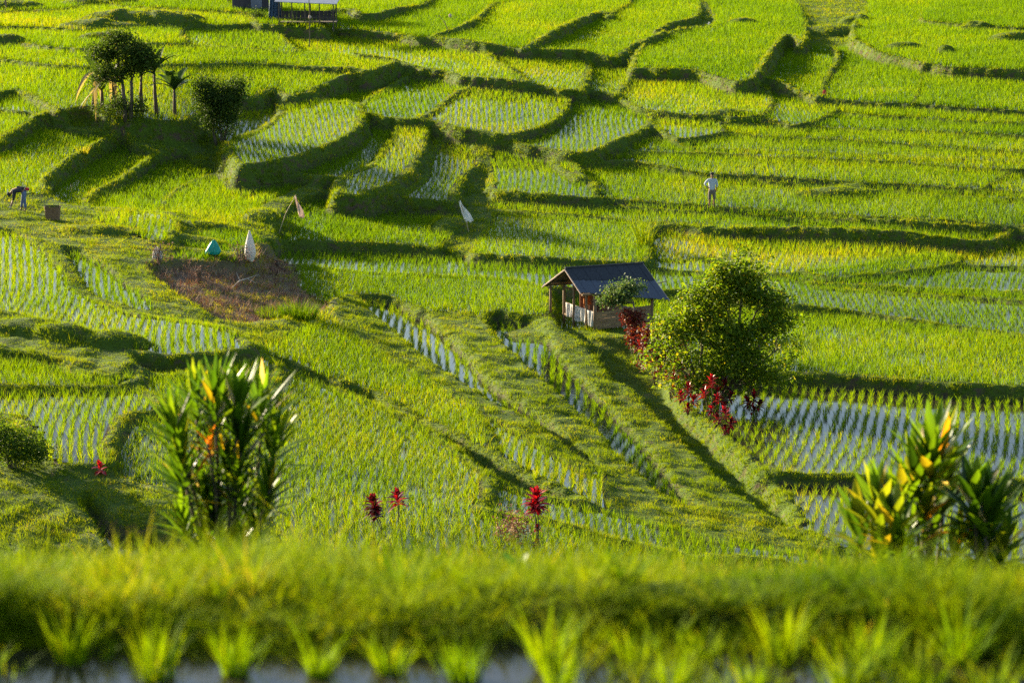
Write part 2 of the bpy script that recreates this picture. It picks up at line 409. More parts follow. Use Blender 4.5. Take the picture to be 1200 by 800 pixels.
for it in range(18):
    for sh, ax, w in ((1, 0, G), (-1, 0, G), (1, 1, G), (-1, 1, G)):
        nP = np.roll(P, sh, ax); nd = np.roll(dist, sh, ax) + w; nw = np.roll(carry, sh, ax)
        drop = np.clip(nd - nw, 0, w) * slope
        cand = nP - drop
        m = cand > P
        P = np.where(m, cand, P); dist = np.where(m, nd, dist); carry = np.where(m, nw, carry)
    if it < 17:
        for sa, sb in ((1, 1), (1, -1), (-1, 1), (-1, -1)):
            w = G * 1.414
            nP = np.roll(np.roll(P, sa, 0), sb, 1); nd = np.roll(np.roll(dist, sa, 0), sb, 1) + w; nw = np.roll(np.roll(carry, sa, 0), sb, 1)
            cand = nP - np.clip(nd - nw, 0, w) * slope
            m = cand > P
            P = np.where(m, cand, P); dist = np.where(m, nd, dist); carry = np.where(m, nw, carry)
BED = np.where(isG[wl], LV, LV - .06)
HH = np.maximum(BED, P)
# mounds of cut grass and spoil in the far fields (px, py, half width, half depth, height)
for (mx, my, a, b, h) in [(120,5,3.2,1.2,.45),(10,13,3,1.5,.55),(160,27,4.2,1.8,.9),(120,33,3.2,1.4,.5),(207,24,2.2,1.1,.5),(8,52,1.4,.9,.5),(118,47,1.8,.9,.45),
                     (857,139,1.6,.7,.25),(980,229,2.4,1.0,.35),(870,26,1.3,.8,.4),(978,35,2.2,1.6,.6),(1000,22,1.2,1.4,.5),(1142,35,1.2,.8,.35),(1190,50,2.0,1.0,.6),(1060,62,1.4,.8,.4),(1108,68,.7,.6,.5),
                     (530,270,1.2,1.6,.4),(315,262,1.4,1.6,.5),(268,303,3.0,.8,.2),(232,283,1.6,.8,.25),(1000,222,1,.6,.2),(255,268,1.8,.8,.3),(120,270,2,1,.2),(85,405,1.6,1.0,.5),(130,410,1.4,1.0,.45),(35,395,1.6,1,.35),
                     (700,386,4.2,2.2,.12)]:
    lz = level_img([mx], [my])[0] + CZ
    wx, wy = unproject(mx, my, lz)
    q = np.hypot((XX - wx) / a, (YY - wy) / b)
    q = q + .35 * (fnoise(XX * .9, YY * .9, 5) - .5)
    add = h * np.clip(1 - q * q, 0, 1) ** .7
    HH = np.where(add > .02, np.maximum(HH, LV + add + .03), HH)
grassy = np.clip((HH - (LV + .03)) / .06, 0, 1)
grassy = np.where(isG[wl], 1.0, grassy)
HH = HH + np.where(grassy > .5, (.12 + .14 * near) * (fnoise(XX * 1.3, YY * 1.3, 21, 3) - .5), 0)
# soften
for _ in range(1):
    HH = (HH * 4 + np.roll(HH, 1, 0) + np.roll(HH, -1, 0) + np.roll(HH, 1, 1) + np.roll(HH, -1, 1)) / 8
DRY = np.where(isD[wl], 1.0, 0.0)
for _ in range(7):
    DRY = (DRY + np.roll(DRY, 1, 0) + np.roll(DRY, -1, 0) + np.roll(DRY, 1, 1) + np.roll(DRY, -1, 1)) / 5

def bil(A, x, y):
    u = np.clip((x - GX0) / G, 0, NX - 1.001); v = np.clip((y - GY0) / G, 0, NY - 1.001)
    i = u.astype(int); j = v.astype(int); fu = u - i; fv = v - j
    return (A[j, i] * (1 - fu) + A[j, i + 1] * fu) * (1 - fv) + (A[j + 1, i] * (1 - fu) + A[j + 1, i + 1] * fu) * fv
def near_idx(x, y):
    i = np.clip(np.round((x - GX0) / G).astype(int), 0, NX - 1); j = np.clip(np.round((y - GY0) / G).astype(int), 0, NY - 1)
    return j, i

# near bank between the photographer's paddy and the drop to the valley
D0 = 10.6
PADZ = CZ - 3.44                 # level of the photographer's paddy
def bank_edge(x):
    return D0 + .12 * np.sin(x * 1.7 + .6) + .34 * (fnoise(x * 1.3 + 40, x * 0 + 3.3, 4) - .5) + .10 * (fnoise(x * 5.3 + 40, x * 0 + 1.3, 6, 2) - .5)
def foreground(x, y):
    sl = .296 + .022 * np.clip((x + 1) / 4.5, 0, 1)
    e = bank_edge(x)
    z = CZ - 3.395 - sl * np.maximum(y - 11.05, 0)
    z = z + .13 * (fnoise(x * .8, y * .6, 31) - .55) + .05 * np.clip(fnoise(x * 2.6, y * 1.6, 37, 2) - .5, 0, 1) * 2 + .03 * (fnoise(x * 3.1, y * 3.1, 32) - .5)
    z = z + .05 * np.exp(-((x - 1.1) / .65) ** 2 - ((y - 10.95) / .4) ** 2) + .05 * np.clip((fnoise(x * 2.2, y * 1.1, 34) - .55) * 5, 0, 1) * np.exp(-((y - 10.8) / .35) ** 2)
    far = y - 24.5 
    z = np.where(far > 0, z - .085 * far, z)
    r = np.clip((e - y) / (.05 + .45 * np.clip((fnoise(x * 1.6 + 3, x * 0 + 8.1, 14, 2) - .44) * 5, 0, 1)), 0, 1)
    z = z * (1 - r) + (PADZ - .04 + .012 * fnoise(x * 6, y * 6, 9)) * r
    # far side of the photographer's paddy, a low dyke behind the lens
    return z
def ground_h(x, y):
    x = np.asarray(x, float); y = np.asarray(y, float)
    v = bil(HH, x, y)
    oy = np.maximum(y - GY1, 0); ox = np.maximum(np.abs(x) - GX1, 0)
    v = v + .055 * oy + .02 * ox + np.minimum(oy, 60) / 60 * .6 * (fnoise(x * .02, y * .02, 77) - .5)
    fgz = foreground(x, np.minimum(y, 80))
    b = np.clip((y - 58) / 6, 0, 1)
    v2 = np.where(y < 58, -1e9, v)
    w = np.where(y < 56.5, fgz, np.maximum(fgz, v2))
    w = np.where(y > 80, v, w)
    return w

def axis(segs):
    out = []
    for a, b, f in segs:
        t = a
        while t < b:
            out.append(t); t += f(t)
    return np.array(out)
ys = axis([(1.5, 8.5, lambda t: .35), (8.5, 11.2, lambda t: .035), (11.2, 26, lambda t: .11), (26, 66, lambda t: .7), (66, 216, lambda t: min(.2, .0024 * t)),
           (216, 240, lambda t: .8), (240, 1800, lambda t: t * .06)])
tans = np.concatenate([-np.tan(np.radians(np.linspace(70, 17, 34))), np.tan(np.radians(np.linspace(-16.5, -13.2, 34))), np.tan(np.radians(np.arange(-13.1, 13.11, .055)))])
tans = np.concatenate([tans, -tans[:68][::-1]])
TT, YG = np.meshgrid(tans, ys)
XG = TT * (YG + 1.0)
ZG = ground_h(XG, YG)
nr, nc = XG.shape
def grid_faces(nr, nc, mask=None):
    a = (np.arange(nr - 1)[:, None] * nc + np.arange(nc - 1)[None]).astype(np.int64)
    q = np.stack([a, a + 1, a + nc + 1, a + nc], -1)
    if mask is not None: return q[mask]
    return q.reshape(-1, 4)

def make_mesh(name, V, F, mat=None, attrs=None, smooth=False, parent=None, kind=None, link=True):
    V = np.ascontiguousarray(V, np.float32); F = np.ascontiguousarray(F, np.int32)
    me = bpy.data.meshes.new(name)
    me.vertices.add(len(V)); me.vertices.foreach_set('co', V.ravel())
    k = F.shape[1]
    me.loops.add(F.size); me.loops.foreach_set('vertex_index', F.ravel())
    me.polygons.add(len(F))
    me.polygons.foreach_set('loop_start', np.arange(0, F.size, k, dtype=np.int32))
    me.polygons.foreach_set('loop_total', np.full(len(F), k, np.int32))
    me.polygons.foreach_set('use_smooth', np.full(len(F), smooth, bool))
    for n, a in (attrs or {}).items():
        at = me.attributes.new(n, 'FLOAT', 'POINT'); at.data.foreach_set('value', np.ascontiguousarray(a, np.float32))
    if mat: me.materials.append(mat)
    me.update(calc_edges=True)
    o = bpy.data.objects.new(name, me)
    if link: COL.objects.link(o)
    if parent: o.parent = parent
    if kind: o['kind'] = kind
    return o
def tag(o, label=None, cat=None, group=None, kind=None):
    if label: o['label'] = label
    if cat: o['category'] = cat
    if group: o['group'] = group
    if kind: o['kind'] = kind
    return o

# ------------------------------------------------------------------ materials
def new_mat(name):
    m = bpy.data.materials.new(name); m.use_nodes = True
    nt = m.node_tree; nt.nodes.clear()
    return m, nt, nt.nodes.new('ShaderNodeOutputMaterial')
def N(nt, t, **kw):
    n = nt.nodes.new(t)
    for k, v in kw.items():
        if k in n.inputs.keys(): n.inputs[k].default_value = v
        else: setattr(n, k, v)
    return n
def ramp(nt, stops):
    n = nt.nodes.new('ShaderNodeValToRGB'); e = n.color_ramp.elements
    while len(e) < len(stops): e.new(.5)
    for i, (p, c) in enumerate(stops):
        e[i].position = p; e[i].color = (*c, 1)
    return n
def mixc(nt, fac, a, b, mode='MIX'):
    n = nt.nodes.new('ShaderNodeMix'); n.data_type = 'RGBA'; n.blend_type = mode
    L = nt.links
    for s, v in ((n.inputs[0], fac), (n.inputs[6], a), (n.inputs[7], b)):
        if isinstance(v, bpy.types.NodeSocket): L.new(v, s)
        elif isinstance(v, (int, float)): s.default_value = v
        else: s.default_value = (*v, 1)
    return n.outputs[2]

def leaf_mat(name, stops, trans=.5, tboost=(1.25, 1.25, .6), rough=.45, attr='tint', spec=.35):
    """two-sided leaf: gloss and diffuse on the lit side, light passing through it"""
    m, nt, out = new_mat(name); L = nt.links
    a = N(nt, 'ShaderNodeAttribute', attribute_name=attr)
    r = ramp(nt, stops); L.new(a.outputs['Fac'], r.inputs[0])
    p = N(nt, 'ShaderNodeBsdfPrincipled', Roughness=rough); p.inputs['Specular IOR Level'].default_value = spec
    L.new(r.outputs[0], p.inputs['Base Color'])
    t = N(nt, 'ShaderNodeBsdfTranslucent')
    L.new(mixc(nt, 1.0, r.outputs[0], tboost, 'MULTIPLY'), t.inputs[0])
    mx = N(nt, 'ShaderNodeMixShader'); mx.inputs[0].default_value = trans
    L.new(p.outputs[0], mx.inputs[1]); L.new(t.outputs[0], mx.inputs[2]); L.new(mx.outputs[0], out.inputs[0])
    return m
def solid_mat(name, c1, c2, scale=6.0, rough=.8, bump=.3, detail=6, stretch=(1, 1, 1), metallic=0, spec=.3, trans=0):
    m, nt, out = new_mat(name); L = nt.links
    tc = N(nt, 'ShaderNodeTexCoord'); mp = N(nt, 'ShaderNodeMapping'); mp.inputs['Scale'].default_value = stretch
    L.new(tc.outputs['Object'], mp.inputs[0])
    n = N(nt, 'ShaderNodeTexNoise', Scale=scale, Detail=detail, Roughness=.65); L.new(mp.outputs[0], n.inputs[0])
    r = ramp(nt, [(.3, c1), (.7, c2)]); L.new(n.outputs[0], r.inputs[0])
    p = N(nt, 'ShaderNodeBsdfPrincipled', Roughness=rough, Metallic=metallic); p.inputs['Specular IOR Level'].default_value = spec
    L.new(r.outputs[0], p.inputs['Base Color'])
    if bump:
        b = N(nt, 'ShaderNodeBump', Strength=bump, Distance=.02); L.new(n.outputs[0], b.inputs['Height']); L.new(b.outputs[0], p.inputs['Normal'])
    if trans:
        t = N(nt, 'ShaderNodeBsdfTranslucent'); L.new(r.outputs[0], t.inputs[0])
        mx = N(nt, 'ShaderNodeMixShader'); mx.inputs[0].default_value = trans
        L.new(p.outputs[0], mx.inputs[1]); L.new(t.outputs[0], mx.inputs[2]); L.new(mx.outputs[0], out.inputs[0])
    else: L.new(p.outputs[0], out.inputs[0])
    return m

def ground_material():
    m, nt, out = new_mat('valley_ground'); L = nt.links
    g = N(nt, 'ShaderNodeAttribute', attribute_name='grassy'); d = N(nt, 'ShaderNodeAttribute', attribute_name='dry')
    tc = N(nt, 'ShaderNodeTexCoord')
    n1 = N(nt, 'ShaderNodeTexNoise', Scale=1.3, Detail=8, Roughness=.7); L.new(tc.outputs['Object'], n1.inputs[0])
    n2 = N(nt, 'ShaderNodeTexNoise', Scale=7.0, Detail=6, Roughness=.7); L.new(tc.outputs['Object'], n2.inputs[0])
    gr = ramp(nt, [(.25, (.035, .05, .006)), (.5, (.06, .105, .006)), (.75, (.10, .15, .008))]); L.new(n2.outputs[0], gr.inputs[0])
    mud = ramp(nt, [(.3, (.035, .026, .016)), (.7, (.075, .055, .035))]); L.new(n2.outputs[0], mud.inputs[0])
    soil = ramp(nt, [(.3, (.085, .055, .035)), (.55, (.17, .12, .075)), (.8, (.13, .14, .04))]); L.new(n2.outputs[0], soil.inputs[0])
    # bare earth patches show through the turf
    r = ramp(nt, [(.56, (0, 0, 0)), (.68, (1, 1, 1))]); L.new(n1.outputs[0], r.inputs[0])
    turf = mixc(nt, r.outputs[0], gr.outputs[0], (.10, .085, .035))
    # cut faces: bare brown earth where the bank is too steep for turf
    ge = N(nt, 'ShaderNodeNewGeometry'); sx_ = N(nt, 'ShaderNodeSeparateXYZ'); L.new(ge.outputs['True Normal'], sx_.inputs[0])
    st = ramp(nt, [(.45, (1, 1, 1)), (.72, (0, 0, 0))]); L.new(sx_.outputs['Z'], st.inputs[0])
    n3 = N(nt, 'ShaderNodeTexNoise', Scale=1.9, Detail=5, Roughness=.7); L.new(tc.outputs['Object'], n3.inputs[0])
    pt = ramp(nt, [(.50, (0, 0, 0)), (.60, (1, 1, 1))]); L.new(n3.outputs[0], pt.inputs[0])
    turf = mixc(nt, mixc(nt, 1.0, st.outputs[0], pt.outputs[0], 'MULTIPLY'), turf, (.085, .058, .036))
    c = mixc(nt, g.outputs['Fac'], mud.outputs[0], turf)
    c = mixc(nt, d.outputs['Fac'], c, soil.outputs[0])
    p = N(nt, 'ShaderNodeBsdfPrincipled', Roughness=.9); p.inputs['Specular IOR Level'].default_value = .2
    L.new(c, p.inputs['Base Color'])
    b = N(nt, 'ShaderNodeBump', Strength=.8, Distance=.12); L.new(n2.outputs[0], b.inputs['Height']); L.new(b.outputs[0], p.inputs['Normal'])
    L.new(p.outputs[0], out.inputs[0])
    return m
def water_material():
    m, nt, out = new_mat('paddy_water'); L = nt.links
    tc = N(nt, 'ShaderNodeTexCoord'); mp = N(nt, 'ShaderNodeMapping'); mp.inputs['Scale'].default_value = (1, 1.6, 1)
    L.new(tc.outputs['Object'], mp.inputs[0])
    n = N(nt, 'ShaderNodeTexNoise', Scale=4.0, Detail=3, Roughness=.5); L.new(mp.outputs[0], n.inputs[0])
    p = N(nt, 'ShaderNodeBsdfPrincipled', Roughness=.04, IOR=1.333); p.inputs['Base Color'].default_value = (.03, .026, .015, 1)
    p.inputs['Specular IOR Level'].default_value = .5
    b = N(nt, 'ShaderNodeBump', Strength=.25, Distance=.012); L.new(n.outputs[0], b.inputs['Height']); L.new(b.outputs[0], p.inputs['Normal'])
    L.new(p.outputs[0], out.inputs[0])
    return m
M_GROUND = ground_material(); M_WATER = water_material()

inval = (YG > 62)
gatt = np.where(YG > 62, np.where(YG < GY1, bil(grassy, XG, YG), 1.0), 1.0)
gatt = np.where(YG < bank_edge(XG) - .0, 0.0, gatt)
datt = np.where(inval & (YG < GY1), bil(DRY, XG, YG), 0)
cutf = np.clip((bank_edge(XG) + .06 - YG) / .05, 0, 1) * np.clip((YG - bank_edge(XG) + .3) / .1, 0, 1)
gatt = gatt * (1 - cutf)
make_mesh('ground', np.stack([XG, YG, ZG], -1).reshape(-1, 3), grid_faces(nr, nc), M_GROUND, {'grassy': gatt.ravel(), 'dry': datt.ravel()}, True, kind='structure')

# still water standing in every flooded plot
step = 2
wj = np.arange(0, NY - step, step); wi = np.arange(0, NX - step, step)
A = wl[np.ix_(wj, wi)]; same = (A == wl[np.ix_(wj + step, wi)]) & (A == wl[np.ix_(wj, wi + step)]) & (A == wl[np.ix_(wj + step, wi + step)])
cx = np.abs(XX[np.ix_(wj, wi)]) < .34 * YY[np.ix_(wj, wi)] + 12
paddy = same & ~isG[A] & cx & (YY[np.ix_(wj, wi)] > 64)
jj, ii = np.nonzero(paddy)
J = wj[jj]; I = wi[ii]
def wv(j, i): return np.stack([gx[i], gy[j], LV[j, i]], -1)
q = np.stack([wv(J, I), wv(J, I + step), wv(J + step, I + step), wv(J + step, I)], 1).reshape(-1, 3)
fq = np.arange(len(q)).reshape(-1, 4)
nq = np.array([[-14, 1.8, PADZ], [14, 1.8, PADZ], [14, 10.95, PADZ], [-14, 10.95, PADZ]])
make_mesh('paddy_water', np.concatenate([q, nq]), np.concatenate([fq, np.arange(4)[None] + len(q)]), M_WATER, kind='structure')
# ------------------------------------------------------------------ blades of rice and grass
def blades(bx, by, bz, az, lean, h, w, curl, tint, segs, vert_tint=.0):
    """flat tapering blades, one row of arrays entries each; returns V, F(tris), tint"""
    n = len(bx)
    dx, dy = np.cos(az), np.sin(az)
    sx, sy = -dy, dx                                     # width direction, twisted a little
    tw = RNG.uniform(-1.2, 1.2, n)
    wx = sx * np.cos(tw) + dx * np.sin(tw); wy = sy * np.cos(tw) + dy * np.sin(tw)
    V = []; T = []
    for k in range(segs + 1):
        t = k / segs
        out = h * (lean * t + curl * t * t)
        up = h * (t - .35 * curl * t * t)
        px = bx + dx * out; py = by + dy * out; pz = bz + up
        ww = w * (1 - t) ** .6 * .5 if k < segs else 0
        if k < segs:
            V.append(np.stack([px - wx * ww, py - wy * ww, pz], -1)); V.append(np.stack([px + wx * ww, py + wy * ww, pz], -1))
            T += [tint, tint]
        else:
            V.append(np.stack([px, py, pz], -1)); T.append(tint + vert_tint)
    m = 2 * segs + 1
    V = np.stack(V, 1).reshape(-1, 3); T = np.stack(T, 1).ravel()
    f = []
    for k in range(segs):
        a = 2 * k
        if k < segs - 1: f += [[a, a + 1, a + 3], [a, a + 3, a + 2]]
        else: f += [[a, a + 1, a + 2]]
    F = (np.arange(n)[:, None, None] * m + np.array(f)[None]).reshape(-1, 3)
    return V, F, T
class Batch:
    def __init__(s): s.V = []; s.F = []; s.T = []; s.n = 0
    def add(s, V, F, T):
        s.V.append(V); s.F.append(F + s.n); s.T.append(T); s.n += len(V)
    def build(s, name, mat, **kw):
        return make_mesh(name, np.concatenate(s.V), np.concatenate(s.F), mat, {'tint': np.concatenate(s.T)}, **kw)
def tufts(B, x, y, z, nb, h, w, rad, lean, curl, tint, segs, tj=.12):
    n = len(x)
    if n == 0: return
    rep = lambda a: np.repeat(np.broadcast_to(a, (n,)), nb)
    az = RNG.uniform(0, 2 * PI, n * nb)
    r = rep(rad) * np.sqrt(RNG.random(n * nb))
    hh = rep(h) * RNG.uniform(.6, 1.1, n * nb)
    B.add(*blades(rep(x) + r * np.cos(az), rep(y) + r * np.sin(az), rep(z) - .02, az + RNG.normal(0, .5, n * nb), rep(lean) * RNG.uniform(.1, 1.3, n * nb), hh,
                  rep(w) * RNG.uniform(.7, 1.2, n * nb), rep(curl) * RNG.uniform(.2, 1.4, n * nb), np.clip(rep(tint) + RNG.normal(0, tj, n * nb), 0, .96), segs, .08))

M_RICE = leaf_mat('rice_leaf', [(0, (.035, .11, .002)), (.35, (.09, .19, .001)), (.65, (.140, .25, .001)), (.9, (.24, .30, .002)), (1, (.32, .30, .01))], .55, (1.7, 1.4, .3), .65, spec=.1)
M_GRASS = leaf_mat('dyke_grass', [(0, (.05, .12, .003)), (.35, (.11, .185, .002)), (.65, (.155, .235, .002)), (.88, (.24, .275, .004)), (1, (.34, .29, .05))], .5, (1.6, 1.35, .35), .7, spec=.08)

RB = {0: Batch()}
fan = lambda x, y: (np.abs(x) < .245 * y + 3) & (y < 224)
rk = np.random.default_rng(77)
ntuft = 0
for i in range(1, NREG + 1):
    k = KIND[i]
    rnd = rk.random(4)
    if k in 'GD' or cnt[i] < 60: continue
    mi = wl == i
    if not mi.any(): continue
    jj, ii = np.nonzero(mi)
    x0, x1, y0, y1 = gx[ii.min()], gx[ii.max()], gy[jj.min()], gy[jj.max()]
    x0 = max(x0, -.25 * y1 - 3); x1 = min(x1, .25 * y1 + 3); y1 = min(y1, 224)
    if x1 <= x0 or y1 <= y0: continue
    cx_, cy_ = (x0 + x1) / 2, (y0 + y1) / 2
    rx_, ry_ = unproject(RX[i], RY[i], RZ[i]); base_dir = math.atan2(ry_, rx_)
    if k == 'P': rs, ps, th = .36, .21, base_dir + (rnd[0] - .5) * .05
    elif k == 'S': rs, ps, th = .30, .21, base_dir + (rnd[0] - .5) * .10
    elif k == 'M': rs, ps, th = .28, .20, base_dir + (rnd[0] - .5) * .9
    else: rs, ps, th = .28, .21, base_dir + (rnd[0] - .5) * 1.6
    if RX[i] > 700 and RY[i] < 330 and k not in 'SP': th = base_dir - .55 + .3 * rnd[1]
    rad_ = math.hypot(x1 - x0, y1 - y0) / 2 + 1
    u = np.arange(-rad_, rad_, ps); v = np.arange(-rad_, rad_, rs)
    U, Vv = np.meshgrid(u, v); U = U.ravel(); Vv = Vv.ravel()
    Vv = Vv + .5 * np.sin(U * .11 + rnd[2] * 6) + 1.2 * (vnoise(U * .09 + 50, Vv * .05 + 50, i) - .5)
    jit = .045 if k == 'P' else .034 if k == 'S' else .045
    U = U + RNG.normal(0, jit * 1.4, len(U)); Vv = Vv + RNG.normal(0, jit, len(Vv))
    x = cx_ + U * math.cos(th) - Vv * math.sin(th); y = cy_ + U * math.sin(th) + Vv * math.cos(th)
    ok = (x > x0) & (x < x1) & (y > y0) & (y < y1) & fan(x, y) & (y > 66.5)
    x, y = x[ok], y[ok]
    j_, i_ = near_idx(x, y)
    gap = fnoise(x * .35 + 7, y * .35, 200 + i)
    keep = (wl[j_, i_] == i) & (bil(HH, x, y) < LV[j_, i_] + .05) & (RNG.random(len(x)) > (.10 if k == 'P' else .04) + .5 * np.clip((.28 - gap) * 8, 0, 1))
    x, y, j_, i_ = x[keep], y[keep], j_[keep], i_[keep]
    if not len(x): continue
    z = LV[j_, i_] - .03
    vig = fnoise(x * .13, y * .13, 40 + i)                       # patches that grow better or worse
    tint = np.clip(.25 + .5 * fnoise(x * .22, y * .22, 60) + .28 * (rnd[3] - .5) + RNG.normal(0, .06, len(x)), 0, 1)
    hgt = {'P': .37, 'S': .40, 'M': .43, 'N': .44}[k] * (.75 + .5 * vig)
    rad = {'P': .038, 'S': .055, 'M': .07, 'N': .085}[k]
    ln = {'P': .2, 'S': .24, 'M': .32, 'N': .38}[k]
    wd = {'P': .8, 'S': .9, 'M': 1.0, 'N': 1.1}[k]
    ntuft += len(x)
    for lo, hi, nb, sg, w in ((0, 90, 13, 2, .018), (90, 118, 10, 2, .022), (118, 150, 8, 1, .030), (150, 400, 7, 1, .040)):
        q = (y >= lo) & (y < hi)
        if q.any(): tufts(RB[0], x[q], y[q], z[q], nb, hgt[q], w * wd, rad, ln, .25, tint[q], sg)
# the photographer's own paddy, rows parallel to the bank
for r, yr in enumerate([10.08, 9.76]):
    xs = np.arange(-4.2, 4.2, .335) + .12 * (r % 2) + RNG.normal(0, .03, 26)[:len(np.arange(-4.2, 4.2, .335))]
    if r: xs = xs[xs > .25]
    xs = xs + RNG.normal(0, .05, len(xs)); xs = xs[RNG.random(len(xs)) > .1]; ys_ = yr + RNG.normal(0, .09, len(xs)) + .04 * np.sin(xs)
    xq = xs + RNG.normal(0, .06, len(xs)); tufts(RB[0], xq, ys_ + .05, np.full(len(xs), PADZ - .02), 14, RNG.uniform(.14, .30, len(xs)), .009, .06, .35, .4, np.clip(RNG.normal(.45, .1, len(xs)), 0, 1), 4)
    tufts(RB[0], xs, ys_, np.full(len(xs), PADZ - .02), 60, RNG.uniform(.17, .37, len(xs)), .011, RNG.uniform(.03, .07, len(xs)), RNG.uniform(.12, .3, len(xs)), .3, np.clip(RNG.normal(.55, .08, len(xs)), 0, 1), 4)
tag(RB[0].build('rice_plants', M_RICE), 'young green rice planted in rows in the flooded terrace paddies', 'rice', kind='stuff')
print('tufts', ntuft, 'verts', RB[0].n)

GB = Batch()
_gy, _gx = np.gradient(HH, G); STEEP = 1 + 1.3 * np.clip(np.hypot(_gx, _gy), 0, 2.2)
gm = (grassy > .55)
def scatter(dens_fn, ylo, yhi, seed):
    j0, j1 = int((ylo - GY0) / G), int((yhi - GY0) / G)
    cells = np.argwhere(gm[j0:j1]); cells[:, 0] += j0
    X = gx[cells[:, 1]]; Y = gy[cells[:, 0]]
    q = fan(X, Y); cells = cells[q]
    n = RNG.poisson(dens_fn * G * G * STEEP[cells[:, 0], cells[:, 1]])
    c = np.repeat(cells, n, 0)
    return gx[c[:, 1]] + RNG.uniform(-.5, .5, len(c)) * G, gy[c[:, 0]] + RNG.uniform(-.5, .5, len(c)) * G
for lo, hi, dens, nb, sg, w in ((64, 90, 95, 4, 2, .016), (90, 118, 70, 4, 1, .022), (118, 150, 42, 4, 1, .030), (150, 224, 24, 4, 1, .038)):
    x, y = scatter(dens, lo, hi, 1)
    z = bil(HH, x, y); dry = bil(DRY, x, y)
    cl = fnoise(x * 1.1, y * 1.1, 90)
    cl2 = fnoise(x * 2.6, y * 2.6, 93, 2); h = (.055 + .30 * np.clip(cl - .36, 0, 1) + .34 * np.clip(cl2 - .52, 0, 1)) * np.where(RNG.random(len(x)) < .06, 1.7, 1.0) * (1 + .25 * (y > 118))
    keep = RNG.random(len(x)) > dry * np.clip(1.5 - 2.2 * fnoise(x * .8 + 5, y * .8, 55), .25, .97)
    x, y, z, h, dry, cl = [a[keep] for a in (x, y, z, h, dry, cl)]
    tint = np.clip(.28 + .55 * fnoise(x * .5, y * .5, 91) + dry * .35 + RNG.normal(0, .08, len(x)), 0, 1)
    tufts(GB, x, y, z, nb, h, w, .05, .42, .3, tint, sg, .12)
    print('grass', len(x))
tag(GB.build('dyke_grass', M_GRASS), 'short yellow-green grass covering the dykes and banks between the paddies', 'grass', kind='stuff')

FB = Batch()
def bank_scatter(n, ylo, yhi):
    y = np.sqrt(RNG.uniform(ylo ** 2, yhi ** 2, n)); x = y * RNG.uniform(-.26, .26, n)
    return x, y
for n, lo, hi, nb, sg, w in ((26000, 10.3, 12.5, 5, 3, .009), (26000, 12.5, 18, 4, 2, .011), (30000, 18, 28, 4, 2, .013), (5000, 28, 66, 4, 1, .03)):
    x, y = bank_scatter(n, lo, hi)
    e = bank_edge(x); ok = y > e - .12; x, y, e = x[ok], y[ok], e[ok]
    z = ground_h(x, y)
    cl = fnoise(x * 1.6, y * 1.6, 95); bare = fnoise(x * .9 + 9, y * .9, 97)
    ok = RNG.random(len(x)) < np.clip((bare - .40) * 7, .28 if lo < 12 else .08, 1); x, y, z, cl, e = [a[ok] for a in (x, y, z, cl, e)]
    h = (.06 + .42 * np.clip(cl - .36, 0, 1) ** 1.2) * np.where(RNG.random(len(x)) < .07, 1.9, 1)
    h = h * np.where(y > 16, 1.35, 1.0) * (.45 + 1.25 * fnoise(x * .75 + 20, y * .9, 88, 2))
    tint = np.clip(-.22 + 1.25 * fnoise(x * 1.6, y * 1.0, 96) + RNG.normal(0, .1, len(x)), 0, 1)
    tufts(FB, x, y, z, nb, h, w, .03, .6, .4, tint, sg, .13)
x = RNG.uniform(.2, 2.6, 60); y = RNG.uniform(9.72, 10.5, 60)
tufts(FB, x, y, np.full(60, PADZ - .02), 26, RNG.uniform(.12, .27, 60), .010, .05, .4, .4, np.clip(RNG.normal(.5, .12, 60), 0, 1), 4)
x = RNG.uniform(-2.6, 2.6, 60); y = RNG.uniform(10.25, 10.6, 60)
tufts(FB, x, y, np.full(60, PADZ - .02), 12, RNG.uniform(.06, .18, 60), .009, .05, .5, .5, np.clip(RNG.normal(.4, .15, 60), 0, 1), 3)
# grass hanging over the cut face
x = RNG.uniform(-4, 4, 20000); x = x[fnoise(x * 2.3, x * 0 + 1, 71) > RNG.uniform(.3, .62, 20000)]; x = np.resize(x, 7000); y = bank_edge(x) + RNG.uniform(-.22, .05, 7000); z = ground_h(x, y)
tufts(FB, x, y, z, 3, RNG.uniform(.03, .18, 7000), .008, .02, 1.2, .8, np.clip(RNG.normal(.45, .15, 7000), 0, 1), 3)
# coarser weeds standing above the turf
x, y = bank_scatter(900, 10.7, 24); ok = fnoise(x * .9, y * .9, 99) > .5; x, y = x[ok], y[ok]
tufts(FB, x, y, ground_h(x, y), 26, RNG.uniform(.12, .30, len(x)), .014, .07, .55, .5, np.clip(RNG.normal(.35, .2, len(x)), 0, .95), 3, .14)
tag(FB.build('bank_grass', M_GRASS), 'blurred lush grass on the near bank at the bottom of the picture', 'grass', kind='stuff')
